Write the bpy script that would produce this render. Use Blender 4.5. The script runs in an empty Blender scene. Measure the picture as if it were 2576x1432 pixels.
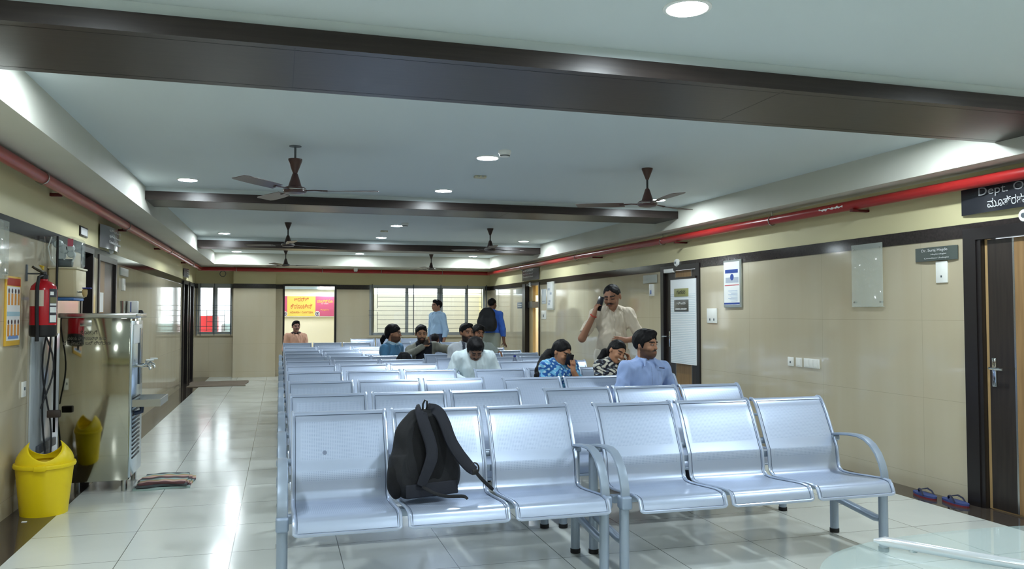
import bpy, bmesh, math, random
import numpy as np
from mathutils import Vector, Matrix
PI = math.pi
C = bpy.context.scene.collection
sc = bpy.context.scene

# ------------------------------------------------------------------ camera
CAM_H = 1.37
YAW, PITCH = math.radians(16.1108), math.radians(2.0939)
cam_d = bpy.data.cameras.new('camera'); cam = bpy.data.objects.new('camera', cam_d); C.objects.link(cam)
cam_d.sensor_width = 36.0; cam_d.lens = 2024.0 / 2576.0 * 36.0; cam_d.clip_start = 0.05; cam_d.clip_end = 200
cam.location = (0, 0, CAM_H); cam.rotation_euler = (PI / 2 + PITCH, 0, -YAW)
sc.camera = cam

# ------------------------------------------------------------------ world and exposure
w = bpy.data.worlds.new('World'); sc.world = w; w.use_nodes = True
w.node_tree.nodes['Background'].inputs[0].default_value = (0.86, 0.95, 1.0, 1)
w.node_tree.nodes['Background'].inputs[1].default_value = 1.0
sc.view_settings.view_transform = 'Standard'; sc.view_settings.look = 'None'
sc.view_settings.exposure = 2.04; sc.view_settings.gamma = 1.0; sc.view_settings.use_curve_mapping = False
sc.cycles.max_bounces = 10; sc.cycles.diffuse_bounces = 5; sc.cycles.glossy_bounces = 5; sc.cycles.transmission_bounces = 6
sc.cycles.transparent_max_bounces = 8; sc.cycles.caustics_reflective = False; sc.cycles.caustics_refractive = False
sc.cycles.sample_clamp_indirect = 6.0
LAMP = 95.0          # emission strength of the recessed ceiling lamps

# ------------------------------------------------------------------ measured room constants
XL, XR = -1.753, 4.81          # side walls
YB, YR, YP = 18.55, 18.62, 18.35   # rear wall, its window recess, its pillar
YF = -3.2                      # wall behind the viewer
ZS, ZC = 2.39, 2.63            # soffit, raised ceiling
TX0, TX1, TY0, TY1 = -1.285, 4.53, -2.4, 17.5
BX0, BX1 = -1.444, 4.53        # inner edges of the dark floor strips
ZT, ZD = 1.925, 2.025          # top of wall tiles, top of dark band

# ------------------------------------------------------------------ helpers
def tag(o, label=None, cat=None, group=None, kind=None):
    if label: o['label'] = label
    if cat: o['category'] = cat
    if group: o['group'] = group
    if kind: o['kind'] = kind
    return o
def thing(name, label, cat, loc=(0, 0, 0), rz=0, group=None, kind=None):
    o = bpy.data.objects.new(name, None); C.objects.link(o); o.empty_display_size = 0.1
    o.location = loc; o.rotation_euler = (0, 0, rz)
    return tag(o, label, cat, group, kind)
def copy_tree(o, parent=None):
    c = o.copy(); C.objects.link(c)
    if parent: c.parent = parent
    for ch in list(o.children): copy_tree(ch, c)
    return c
class MB:
    """collects shapes into one mesh"""
    def __init__(s): s.v = []; s.f = []; s.m = []; s.sm = []
    def add(s, vs, fs, mi=0, smooth=False):
        b = len(s.v); s.v += [tuple(v) for v in vs]
        for f in fs: s.f.append([b + i for i in f]); s.m.append(mi); s.sm.append(smooth)
        return s
    def box(s, a, b, mi=0, rot=None, ctr=None):
        x0, y0, z0 = a; x1, y1, z1 = b
        vs = [Vector(p) for p in ((x0,y0,z0),(x1,y0,z0),(x1,y1,z0),(x0,y1,z0),(x0,y0,z1),(x1,y0,z1),(x1,y1,z1),(x0,y1,z1))]
        if rot is not None:
            c = Vector(ctr) if ctr is not None else sum(vs, Vector()) / 8
            vs = [rot @ (v - c) + c for v in vs]
        return s.add(vs, [(0,3,2,1),(4,5,6,7),(0,1,5,4),(1,2,6,5),(2,3,7,6),(3,0,4,7)], mi)
    def bbox(s, a, b, r=0.004, mi=0, seg=2):
        bm = bmesh.new(); bmesh.ops.create_cube(bm, size=1)
        c = [(a[i] + b[i]) / 2 for i in range(3)]; d = [abs(b[i] - a[i]) for i in range(3)]
        for v in bm.verts: v.co = Vector((v.co.x * d[0] + c[0], v.co.y * d[1] + c[1], v.co.z * d[2] + c[2]))
        bmesh.ops.bevel(bm, geom=list(bm.edges), offset=min(r, min(d) * .45), segments=seg, affect='EDGES', profile=0.5)
        return s.frombm(bm, mi, True)
    def frombm(s, bm, mi=0, smooth=False):
        bm.verts.ensure_lookup_table()
        s.add([v.co.copy() for v in bm.verts], [[v.index for v in f.verts] for f in bm.faces], mi, smooth); bm.free(); return s
    def tube(s, pts, r, n=10, mi=0, caps=True, closed=False, sx=1.0, up=None):
        """sweep of a round (or flattened: sx) section along pts; r may be a list"""
        P = [Vector(p) for p in pts]; m = len(P)
        rr = r if isinstance(r, (list, tuple)) else [r] * m
        vs = []; prev = None
        for i in range(m):
            if closed: t = P[(i + 1) % m] - P[i - 1]
            else: t = P[min(i + 1, m - 1)] - P[max(i - 1, 0)]
            t.normalize()
            if up is not None: u = Vector(up) - t * t.dot(Vector(up))
            elif prev is None:
                a = Vector((0, 0, 1)) if abs(t.z) < .9 else Vector((1, 0, 0)); u = a - t * t.dot(a)
            else: u = prev - t * t.dot(prev)
            if u.length < 1e-6: u = Vector((1, 0, 0))
            u.normalize(); prev = u; vv = t.cross(u)
            for k in range(n):
                an = 2 * PI * k / n
                vs.append(P[i] + (u * math.cos(an) * sx + vv * math.sin(an)) * rr[i])
        fs = []
        for i in range(m if closed else m - 1):
            j = (i + 1) % m
            for k in range(n): fs.append((i*n+k, i*n+(k+1)%n, j*n+(k+1)%n, j*n+k))
        if caps and not closed: fs += [tuple(range(n))[::-1], tuple((m-1)*n + k for k in range(n))]
        return s.add(vs, fs, mi, True)
    def lathe(s, prof, c=(0, 0, 0), n=24, mi=0, axis='z', caps=True):
        vs = []
        for (r, z) in prof:
            for k in range(n):
                a = 2 * PI * k / n
                if axis == 'z': p = (c[0] + r*math.cos(a), c[1] + r*math.sin(a), c[2] + z)
                elif axis == 'y': p = (c[0] + r*math.cos(a), c[1] + z, c[2] + r*math.sin(a))
                else: p = (c[0] + z, c[1] + r*math.cos(a), c[2] + r*math.sin(a))
                vs.append(p)
        fs = []
        for i in range(len(prof) - 1):
            for k in range(n): fs.append((i*n+k, i*n+(k+1)%n, (i+1)*n+(k+1)%n, (i+1)*n+k))
        if caps: fs += [tuple(range(n))[::-1], tuple((len(prof)-1)*n + k for k in range(n))]
        return s.add(vs, fs, mi, True)
    def quad(s, a, b, c, d, mi=0): return s.add([a, b, c, d], [(0, 1, 2, 3)], mi)
    def build(s, name, mats, parent=None, recalc=True, auto=35):
        me = bpy.data.meshes.new(name); me.from_pydata([tuple(v) for v in s.v], [], s.f)
        if not isinstance(mats, (list, tuple)): mats = [mats]
        for m in mats: me.materials.append(m)
        me.polygons.foreach_set('material_index', s.m); me.polygons.foreach_set('use_smooth', s.sm)
        me.update()
        if recalc:
            bm = bmesh.new(); bm.from_mesh(me); bmesh.ops.recalc_face_normals(bm, faces=bm.faces)
            ang = math.radians(auto)
            for e in bm.edges:
                if len(e.link_faces) == 2 and e.calc_face_angle(0) > ang: e.smooth = False
            bm.to_mesh(me); bm.free()
        o = bpy.data.objects.new(name, me); C.objects.link(o)
        if parent is not None: o.parent = parent
        return o
def struct(mb, name, mats, parent=None, label=None, cat='structure', **k):
    o = mb.build(name, mats, parent, **k)
    if parent is None: tag(o, label, cat, None, 'structure')
    return o

# pixel of the photograph -> point on a plane of the room (used to read positions off the photograph)
def _ray(x, y):
    c = ((x - 1288) / 2024.0, -(y - 716) / 2024.0, 1.0)
    st, ct, sp, cp = math.sin(YAW), math.cos(YAW), math.sin(PITCH), math.cos(PITCH)
    r = (ct, -st, 0); u = (-st*sp, -ct*sp, cp); f = (st*cp, ct*cp, sp)
    return [r[i]*c[0] + u[i]*c[1] + f[i]*c[2] for i in range(3)]
def onX(x, y, X): r = _ray(x, y); k = X / r[0]; return (X, r[1]*k, r[2]*k + CAM_H)
def onY(x, y, Y): r = _ray(x, y); k = Y / r[1]; return (r[0]*k, Y, r[2]*k + CAM_H)
def onZ(x, y, Z): r = _ray(x, y); k = (Z - CAM_H) / r[2]; return (r[0]*k, r[1]*k, Z)

# ------------------------------------------------------------------ materials
def L(r, g, b):   # sRGB 0-255 -> linear
    f = lambda c: (c/255/12.92 if c/255 <= .04045 else ((c/255 + .055)/1.055)**2.4)
    return (f(r), f(g), f(b), 1)
MATS = {}
def mat(name, col, rough=.5, metal=0, spec=.5, noise=None, bump=None, emit=None, trans=0, alpha=1, coat=0, ior=1.45, aniso=0):
    """noise=(scale xyz, amount, colour2, detail) ; bump=(scale xyz, strength, distance)"""
    if name in MATS: return MATS[name]
    m = bpy.data.materials.new(name); m.use_nodes = True; nt = m.node_tree; N = nt.nodes; b = N['Principled BSDF']
    if len(col) == 3: col = (*col, 1)
    b.inputs['Base Color'].default_value = col; b.inputs['Roughness'].default_value = rough
    b.inputs['Metallic'].default_value = metal; b.inputs['Specular IOR Level'].default_value = spec
    b.inputs['IOR'].default_value = ior
    b.inputs['Transmission Weight'].default_value = trans; b.inputs['Alpha'].default_value = alpha
    b.inputs['Coat Weight'].default_value = coat; b.inputs['Coat Roughness'].default_value = .08
    if emit: b.inputs['Emission Color'].default_value = (*emit[0][:3], 1); b.inputs['Emission Strength'].default_value = emit[1]
    def coords(scale):
        t = N.new('ShaderNodeTexCoord'); mp = N.new('ShaderNodeMapping'); mp.inputs['Scale'].default_value = scale
        nt.links.new(t.outputs['Object'], mp.inputs['Vector']); return mp.outputs['Vector']
    if noise:
        sc_, amt, c2, det = noise
        n = N.new('ShaderNodeTexNoise'); n.inputs['Scale'].default_value = 1; n.inputs['Detail'].default_value = det
        nt.links.new(coords(sc_), n.inputs['Vector'])
        r = N.new('ShaderNodeMapRange'); r.inputs['From Min'].default_value = .35; r.inputs['From Max'].default_value = .65
        r.inputs['To Max'].default_value = amt
        nt.links.new(n.outputs['Fac'], r.inputs['Value'])
        mx = N.new('ShaderNodeMix'); mx.data_type = 'RGBA'; mx.inputs['A'].default_value = col
        mx.inputs['B'].default_value = c2 if len(c2) == 4 else (*c2, 1)
        nt.links.new(r.outputs['Result'], mx.inputs['Factor']); nt.links.new(mx.outputs['Result'], b.inputs['Base Color'])
    if bump:
        sc_, st, dist = bump
        n = N.new('ShaderNodeTexNoise'); n.inputs['Scale'].default_value = 1; n.inputs['Detail'].default_value = 3
        nt.links.new(coords(sc_), n.inputs['Vector'])
        bp = N.new('ShaderNodeBump'); bp.inputs['Strength'].default_value = st; bp.inputs['Distance'].default_value = dist
        nt.links.new(n.outputs['Fac'], bp.inputs['Height']); nt.links.new(bp.outputs['Normal'], b.inputs['Normal'])
    MATS[name] = m
    return m

def floor_mat():
    m = bpy.data.materials.new('glazed_floor_tiles'); m.use_nodes = True; nt = m.node_tree; N = nt.nodes; b = N['Principled BSDF']; K = nt.links.new
    t = N.new('ShaderNodeTexCoord'); s = N.new('ShaderNodeSeparateXYZ'); K(t.outputs['Object'], s.inputs[0])
    def math_(op, a, b_=None, c=None):
        n = N.new('ShaderNodeMath'); n.operation = op
        for i, x in enumerate((a, b_, c)):
            if x is None: continue
            if isinstance(x, (int, float)): n.inputs[i].default_value = x
            else: K(x, n.inputs[i])
        return n.outputs[0]
    def joint(out, off, size, half):
        u = math_('DIVIDE', math_('SUBTRACT', out, off), size)
        fr = math_('FRACT', u)
        d = math_('MINIMUM', fr, math_('SUBTRACT', 1.0, fr))
        return math_('LESS_THAN', math_('MULTIPLY', d, size), half), math_('FLOOR', u)
    jx, ix = joint(s.outputs['X'], -1.444, .5974, .0022)
    jy, iy = joint(s.outputs['Y'], 4.315, .630, .0022)
    j = math_('MAXIMUM', jx, jy)
    cmb = N.new('ShaderNodeCombineXYZ'); K(ix, cmb.inputs[0]); K(iy, cmb.inputs[1])
    wn = N.new('ShaderNodeTexWhiteNoise'); K(cmb.outputs[0], wn.inputs['Vector'])
    n = N.new('ShaderNodeTexNoise'); n.inputs['Scale'].default_value = 2.2; n.inputs['Detail'].default_value = 6; K(t.outputs['Object'], n.inputs['Vector'])
    f = math_('ADD', math_('MULTIPLY', wn.outputs['Value'], .35), math_('MULTIPLY', n.outputs['Fac'], .65))
    mx = N.new('ShaderNodeMix'); mx.data_type = 'RGBA'; mx.inputs['A'].default_value = L(197, 201, 196); mx.inputs['B'].default_value = L(216, 220, 215)
    K(f, mx.inputs['Factor'])
    mx2 = N.new('ShaderNodeMix'); mx2.data_type = 'RGBA'; mx2.inputs['B'].default_value = L(96, 98, 90)
    K(mx.outputs['Result'], mx2.inputs['A']); K(j, mx2.inputs['Factor']); K(mx2.outputs['Result'], b.inputs['Base Color'])
    K(math_('ADD', .11, math_('MULTIPLY', n.outputs['Fac'], .10)), b.inputs['Roughness'])
    b.inputs['Specular IOR Level'].default_value = .5
    n2 = N.new('ShaderNodeTexNoise'); n2.inputs['Scale'].default_value = 3; K(t.outputs['Object'], n2.inputs['Vector'])
    bp = N.new('ShaderNodeBump'); bp.inputs['Strength'].default_value = .12; bp.inputs['Distance'].default_value = .01
    K(n2.outputs['Fac'], bp.inputs['Height']); K(bp.outputs['Normal'], b.inputs['Normal'])
    return m
def walltile_mat():
    m = bpy.data.materials.new('beige_wall_tiles'); m.use_nodes = True; nt = m.node_tree; N = nt.nodes; b = N['Principled BSDF']; K = nt.links.new
    t = N.new('ShaderNodeTexCoord')
    def noise(scale, sx, det=5):
        mp = N.new('ShaderNodeMapping'); mp.inputs['Scale'].default_value = sx; K(t.outputs['Object'], mp.inputs['Vector'])
        n = N.new('ShaderNodeTexNoise'); n.inputs['Scale'].default_value = scale; n.inputs['Detail'].default_value = det; K(mp.outputs[0], n.inputs['Vector']); return n.outputs['Fac']
    a = noise(1.0, (1.2, 1.2, 1.0)); bb = noise(1.0, (5, 5, .4), 2)
    ad = N.new('ShaderNodeMath'); ad.operation = 'ADD'; K(a, ad.inputs[0]); K(bb, ad.inputs[1])
    r = N.new('ShaderNodeMapRange'); r.inputs['From Min'].default_value = .75; r.inputs['From Max'].default_value = 1.25; K(ad.outputs[0], r.inputs['Value'])
    mx = N.new('ShaderNodeMix'); mx.data_type = 'RGBA'; mx.inputs['A'].default_value = L(188, 176, 150); mx.inputs['B'].default_value = L(193, 184, 161)
    K(r.outputs['Result'], mx.inputs['Factor'])
    s = N.new('ShaderNodeSeparateXYZ'); K(t.outputs['Object'], s.inputs[0])
    def fr(out, size, off=0):
        q = N.new('ShaderNodeMath'); q.operation = 'SUBTRACT'; K(out, q.inputs[0]); q.inputs[1].default_value = off
        d = N.new('ShaderNodeMath'); d.operation = 'DIVIDE'; K(q.outputs[0], d.inputs[0]); d.inputs[1].default_value = size
        f = N.new('ShaderNodeMath'); f.operation = 'FRACT'; K(d.outputs[0], f.inputs[0])
        g = N.new('ShaderNodeMath'); g.operation = 'LESS_THAN'; K(f.outputs[0], g.inputs[0]); g.inputs[1].default_value = .0025 / size; return g.outputs[0]
    mxj = N.new('ShaderNodeMath'); mxj.operation = 'MAXIMUM'; K(fr(s.outputs['Z'], .6, .12), mxj.inputs[0])
    xy = N.new('ShaderNodeMath'); xy.operation = 'ADD'; K(s.outputs['X'], xy.inputs[0]); K(s.outputs['Y'], xy.inputs[1])
    K(fr(xy.outputs[0], 1.2, .35), mxj.inputs[1])
    hf = N.new('ShaderNodeMath'); hf.operation = 'MULTIPLY'; hf.inputs[1].default_value = .45; K(mxj.outputs[0], hf.inputs[0])
    m2 = N.new('ShaderNodeMix'); m2.data_type = 'RGBA'; m2.inputs['B'].default_value = L(120, 112, 90); K(mx.outputs['Result'], m2.inputs['A']); K(hf.outputs[0], m2.inputs['Factor'])
    K(m2.outputs['Result'], b.inputs['Base Color'])
    b.inputs['Roughness'].default_value = .07; b.inputs['Specular IOR Level'].default_value = .62
    bp = N.new('ShaderNodeBump'); bp.inputs['Strength'].default_value = .1; bp.inputs['Distance'].default_value = .01
    K(noise(1.0, (2.0, 2.0, 2.0), 1), bp.inputs['Height']); K(bp.outputs['Normal'], b.inputs['Normal'])
    return m
def perforated_mat():
    m = bpy.data.materials.new('perforated_steel'); m.use_nodes = True; nt = m.node_tree; N = nt.nodes; b = N['Principled BSDF']; K = nt.links.new
    t = N.new('ShaderNodeTexCoord'); sp = N.new('ShaderNodeSeparateXYZ'); K(t.outputs['Object'], sp.inputs[0])
    yz = N.new('ShaderNodeMath'); yz.operation = 'ADD'; K(sp.outputs['Y'], yz.inputs[0]); K(sp.outputs['Z'], yz.inputs[1])
    cm = N.new('ShaderNodeCombineXYZ'); K(sp.outputs['X'], cm.inputs[0]); K(yz.outputs[0], cm.inputs[1])
    mp = N.new('ShaderNodeMapping'); mp.inputs['Scale'].default_value = (110, 100, 1); K(cm.outputs[0], mp.inputs['Vector'])
    v = N.new('ShaderNodeTexVoronoi'); v.voronoi_dimensions = '2D'; v.inputs['Scale'].default_value = 1; v.inputs['Randomness'].default_value = 0.0; K(mp.outputs[0], v.inputs['Vector'])
    lt = N.new('ShaderNodeMath'); lt.operation = 'LESS_THAN'; lt.inputs[1].default_value = .26; K(v.outputs['Distance'], lt.inputs[0])
    mx = N.new('ShaderNodeMix'); mx.data_type = 'RGBA'; mx.inputs['A'].default_value = L(182, 195, 218); mx.inputs['B'].default_value = L(150, 166, 194)
    K(lt.outputs[0], mx.inputs['Factor']); K(mx.outputs['Result'], b.inputs['Base Color'])
    b.inputs['Metallic'].default_value = .45; b.inputs['Roughness'].default_value = .40
    return m
M_floor = floor_mat(); M_tile = walltile_mat(); M_perf = perforated_mat()
M_granite = mat('dark_granite', L(62, 54, 48), .07, spec=.55, noise=((55, 55, 55), .5, L(88, 80, 72), 4))
M_band = mat('dark_granite_band', L(47, 41, 40), .10, spec=.55, noise=((50, 50, 50), .5, L(66, 60, 58), 4))
M_cream = mat('cream_paint', L(214, 206, 164), .55, noise=((.8, .8, .8), .5, L(205, 197, 152), 3))
M_white = mat('white_ceiling_paint', L(212, 222, 225), .7, noise=((.7, .7, .7), .5, L(206, 216, 219), 2))
M_soffit = mat('soffit_paint', L(210, 210, 200), .6, noise=((.6, 1.5, 1), .6, L(200, 199, 186), 4))
M_walnut = mat('dark_walnut_laminate', L(44, 37, 35), .34, spec=.4, noise=((3, 60, 60), .7, L(57, 49, 46), 5))
M_red = mat('red_pipe_paint', L(160, 34, 32), .3, noise=((3, 3, 3), .5, L(140, 30, 30), 3))
M_steel = mat('silver_powder_steel', L(186, 199, 222), .30, metal=.5)
M_steelp = mat('silver_sheet_steel', L(182, 195, 218), .33, metal=.5, noise=((6, 40, 6), .35, L(172, 186, 211), 3))
M_rail = mat('silver_tube_paint', L(156, 170, 188), .32, metal=.35)
M_joint = mat('cast_grey_joint', L(150, 166, 188), .4, metal=.3)
M_rubber = mat('black_rubber', L(22, 22, 24), .6)
M_chrome = mat('chrome', L(225, 228, 230), .09, metal=1)
M_mirror = mat('polished_stainless', L(176, 174, 160), .07, metal=1, bump=((1.6, 1.6, 1.6), .035, .05))
M_stain = mat('brushed_stainless', L(190, 192, 190), .25, metal=1)
M_lampglow = mat('lamp_glow', (1, 1, 1, 1), .5, emit=(L(236, 249, 255), LAMP))
M_dwood = mat('dark_door_laminate', L(40, 34, 31), .3, noise=((40, 40, 3), .6, L(56, 48, 42), 4))
M_frame = mat('dark_door_frame', L(34, 30, 30), .3)
M_oak = mat('oak_laminate', L(150, 118, 78), .4, noise=((40, 40, 3), .7, L(124, 94, 60), 5))
M_void = mat('unlit_room_paint', L(40, 38, 36), .8)
M_offwhite = mat('white_plastic', L(236, 238, 236), .35)
M_black = mat('black_plastic', L(20, 20, 22), .4)
M_brown = mat('fan_brown_enamel', L(74, 50, 46), .3)
M_glass = mat('clear_glass', L(250, 252, 250), .0, trans=1, ior=1.45)
M_gaplight = mat('gap_light_gold', L(205, 170, 120), .3, metal=.3)
# ================================================================== SETTING
# floor
mb = MB(); mb.box((BX0, YF, -.12), (BX1, YB + .1, 0)); struct(mb, 'floor', M_floor, label='glossy off-white floor tiles with thin grey joints', cat='floor')
mb = MB(); mb.box((XL - .12, YF, -.12), (BX0, YR + .1, 0.0)); struct(mb, 'trim_1', M_granite, label='dark granite floor strip along the wall with the water cooler', cat='floor strip')
mb = MB(); mb.box((BX1, YF, -.12), (XR + .12, YB + .1, 0.0)); struct(mb, 'trim_2', M_granite, label='dark granite floor strip along the wall with the flip-flops', cat='floor strip')

def wall(name, axis, pos, th, u0, u1, ops, label):
    """wall panel in layers (tiles / dark band / paint) with openings ops=[(u0,u1,z0,z1)]"""
    us = sorted({u0, u1} | {o[0] for o in ops} | {o[1] for o in ops}); us = [u for u in us if u0 <= u <= u1]
    zs = sorted({0, ZT, ZD, ZC + .15} | {o[2] for o in ops} | {o[3] for o in ops})
    mb = MB()
    for i in range(len(us) - 1):
        run = None
        for j in range(len(zs) - 1):
            uc, zc = (us[i] + us[i+1]) / 2, (zs[j] + zs[j+1]) / 2
            if any(o[0] < uc < o[1] and o[2] < zc < o[3] for o in ops): continue
            mi = 0 if zc < ZT else (1 if zc < ZD else 2)
            off = .006 if mi == 1 else 0
            s = 1 if th > 0 else -1
            p0, p1 = pos - s * off, pos + th
            if axis == 'x': mb.box((min(p0, p1), us[i], zs[j]), (max(p0, p1), us[i+1], zs[j+1]), mi)
            else: mb.box((us[i], min(p0, p1), zs[j]), (us[i+1], max(p0, p1), zs[j+1]), mi)
    return struct(mb, name, [M_tile, M_band, M_cream], label=label, cat='wall')
wall('wall_left', 'x', XL, -.14, YF, YR + .14, [(8.16, 8.66, 0, 2.0), (8.88, 9.80, 0, 1.97), (16.2, 16.95, 0, 2.0), (17.3, 18.05, 0, 2.0)], 'glossy beige tiled wall behind the water cooler')
wall('wall_right', 'x', XR, .14, YF, YB + .14, [(3.62, 4.71, 0, 1.98), (8.57, 9.58, 0, 1.98), (14.72, 15.80, 0, 1.98)], 'glossy beige tiled wall with the notice holders')
wall('wall_back', 'y', YB, .14, -.08, XR + .14, [(.07, 1.235, 0, 2.03), (1.97, 4.70, .88, 2.03)], 'beige tiled rear wall around the canteen doorway')
wall('wall_back_recess', 'y', YR, .14, XL - .14, -.95, [(-1.70, -1.0, .93, 2.03)], 'recessed rear wall below the small barred window')
wall('wall_back_pillar', 'y', YP, .42, -.96, -.08, [], 'beige tiled pillar between window and canteen doorway')
wall('wall_front', 'y', YF, -.14, XL - .14, XR + .14, [], 'wall behind the viewer')

# ceiling: raised panels and low soffit all round
mb = MB(); mb.box((XL - .14, YF - .14, ZC), (XR + .14, YR + .2, ZC + .12)); struct(mb, 'ceiling', M_white, label='raised white ceiling with recessed lamps', cat='ceiling')
mb = MB(); e = .004
mb.box((XL, YF, ZS), (TX0, YR, ZC)); mb.box((TX1, YF, ZS), (XR, YR, ZC))
mb.box((TX0, TY1, ZS), (TX1, YR, ZC)); mb.box((TX0, YF, ZS), (TX1, TY0, ZC))
struct(mb, 'ceiling_soffit', M_soffit, label='low off-white ceiling border all round the raised panels', cat='ceiling border')
beams = [(3.48, 4.19, 2.50, 2.58), (8.58, 9.18, 2.50, 2.585), (13.82, 14.28, 2.455, 2.565), (-1.6, -1.0, 2.50, 2.58)]
for i, (y0, y1, z0, z1) in enumerate(beams[:3]):
    nm = ['in front, nearest the viewer', 'second from the front, behind the pair of big fans', 'shallow, third from the front'][i]
    b = thing('ceiling_beam', 'dark wood clad ceiling beam, ' + nm, 'beam', (0, 0, 0), kind='structure')
    mb = MB(); mb.box((TX0, y0 + .02, z0 + .01), (TX1, y1 - .02, ZC)); mb.build('beam_core', M_white, b)
    mb = MB(); mb.box((TX0 + .002, y0, z0), (TX1 - .002, y1, z0 + .012)); mb.box((TX0 + .002, y0, z0 + .012), (TX1 - .002, y0 + .015, z1)); mb.box((TX0 + .002, y1 - .015, z0 + .012), (TX1 - .002, y1, z1))
    for xs in ((-0.42, 3.05) if i == 0 else (2.0,)): pass
    mb.build('wood_cladding', M_walnut, b)
    mb = MB()
    for k, xs in enumerate((.05, 2.45)): mb.box((xs, y0 + .03, z0 - .0006), (xs + .004, y1 - .03, z0 + .002))
    mb.box((TX0 + .01, y0 + .055, z0 - .0006), (TX1 - .01, y0 + .059, z0 + .002)); mb.box((TX0 + .01, y1 - .059, z0 - .0006), (TX1 - .01, y1 - .055, z0 + .002))
    mb.build('panel_joints', M_black, b)

# ------------------------------------------------------------------ doors
def door_thing(n, label): return thing('door_%d' % n, label, 'door', kind='structure')
# door beside the purifier (dark passage) and wood door, far pair, on the left wall
d = door_thing(1, 'narrow dark doorway behind the water purifier')
mb = MB()
for (a, b) in ((8.16, 8.21), (8.61, 8.66)): mb.box((XL - .14, a, 0), (XL + .012, b, 2.0))
mb.box((XL - .14, 8.21, 1.95), (XL + .012, 8.61, 2.0)); mb.build('door_frame', M_frame, d)
mb = MB(); mb.box((XL - .13, 8.21, .005), (XL - .09, 8.61, 1.95)); mb.build('door_leaf', M_dwood, d)
d = door_thing(2, 'oak and dark wood door beyond the water purifier')
mb = MB()
for (a, b) in ((8.88, 8.93), (9.74, 9.80)): mb.box((XL - .14, a, 0), (XL + .015, b, 1.97))
mb.box((XL - .14, 8.93, 1.91), (XL + .015, 9.74, 1.97)); mb.build('door_frame', M_frame, d)
mb = MB(); mb.box((XL - .05, 8.93, .005), (XL - .012, 9.28, 1.91), 0); mb.box((XL - .05, 9.28, .005), (XL - .012, 9.74, 1.91), 1)
for k in range(5): mb.box((XL - .013, 8.97, .35 + k * .26), (XL - .008, 9.22, .55 + k * .26), 2)
mb.build('door_leaf', [M_oak, M_dwood, M_offwhite], d)
for n, (a, b, t) in ((3, (16.2, 16.95, 'dark door near the far corner, first of two by the barred window')), (4, (17.3, 18.05, 'dark door right in the far corner beside the small barred window'))):
    d = door_thing(n, t); mb = MB()
    for (p, q) in ((a, a + .06), (b - .06, b)): mb.box((XL - .14, p, 0), (XL + .03, q, 2.0))
    mb.box((XL - .14, a + .06, 1.94), (XL + .03, b - .06, 2.0)); mb.build('door_frame', M_frame, d)
    mb = MB(); mb.box((XL - .12, a + .06, .005), (XL - .08, b - .06, 1.94)); mb.build('door_leaf', M_dwood, d)
    mb = MB(); mb.tube([(XL - .08, b - .14, 1.0), (XL - .03, b - .14, 1.0), (XL - .03, b - .24, 1.0)], .009, 8); mb.build('door_handle', M_chrome, d)

def lever(mb, x, y, z, dy, s=-1, plate=(.035, .2)):
    mb.bbox((x - .004, y - plate[0] / 2, z - plate[1] / 2), (x + .004, y + plate[0] / 2, z + plate[1] / 2), .003)
    mb.tube([(x, y, z + .03), (x + s * .045, y, z + .03), (x + s * .05, y + dy * .02, z + .03), (x + s * .05, y + dy * .11, z + .028)], .009, 8)
# big dark door by the viewer, right wall, slightly ajar
d = door_thing(5, 'large dark wooden department door under the hanging sign, slightly ajar')
mb = MB(); mb.box((XR - .03, 4.60, 0), (XR + .14, 4.71, 1.985)); mb.box((XR - .02, 4.565, 0), (XR + .12, 4.60, 1.93)); mb.box((XR - .03, 3.62, 1.90), (XR + .14, 4.60, 1.985)); mb.box((XR - .03, 3.62, 0), (XR + .14, 3.67, 1.9))
mb.build('door_frame', M_frame, d)
mb = MB(); mb.box((XR + .01, 4.335, .012), (XR + .05, 4.535, 1.895), 0); mb.box((XR + .01, 4.32, .012), (XR + .052, 4.335, 1.895), 1); mb.box((XR + .01, 3.68, .012), (XR + .05, 4.32, 1.895), 2)
mb.build('door_leaf', [M_dwood, M_stain, M_oak], d)
mb = MB(); lever(mb, XR + .005, 4.495, .96, -1, -1); mb.build('door_handle', M_chrome, d)
mb = MB(); mb.box((XR + .015, 4.538, .003), (XR + .045, 4.562, 1.9)); mb.box((XR + .02, 3.68, .001), (XR + .06, 4.56, .012)); mb.build('gap_light_strip', M_gaplight, d)  # gold colour stands in for light showing through the ajar door's gap
# middle door right wall
d = door_thing(6, 'dark and oak door with a long striped white panel')
mb = MB(); mb.box((XR - .02, 9.50, 0), (XR + .14, 9.58, 1.98)); mb.box((XR - .02, 8.57, 0), (XR + .14, 8.66, 1.98)); mb.box((XR - .02, 8.66, 1.92), (XR + .14, 9.50, 1.98))
mb.build('door_frame', M_frame, d)
mb = MB(); mb.box((XR + .02, 9.24, .01), (XR + .06, 9.50, 1.915), 0); mb.box((XR + .02, 8.82, .01), (XR + .06, 9.24, 1.915), 1); mb.box((XR + .02, 8.66, .01), (XR + .06, 8.82, 1.915), 0)
mb.box((XR + .018, 9.232, .01), (XR + .061, 9.24, 1.915), 2); mb.box((XR + .018, 8.82, .01), (XR + .061, 8.828, 1.915), 2); mb.build('door_leaf', [M_dwood, M_oak, M_stain], d)
mb = MB(); lever(mb, XR + .015, 9.40, 1.05, 1, -1); mb.build('door_handle', M_chrome, d)
mb = MB(); mb.bbox((XR - .035, 9.22, 1.895), (XR + .02, 9.46, 1.945), .006); mb.build('door_closer', M_offwhite, d)
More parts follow.
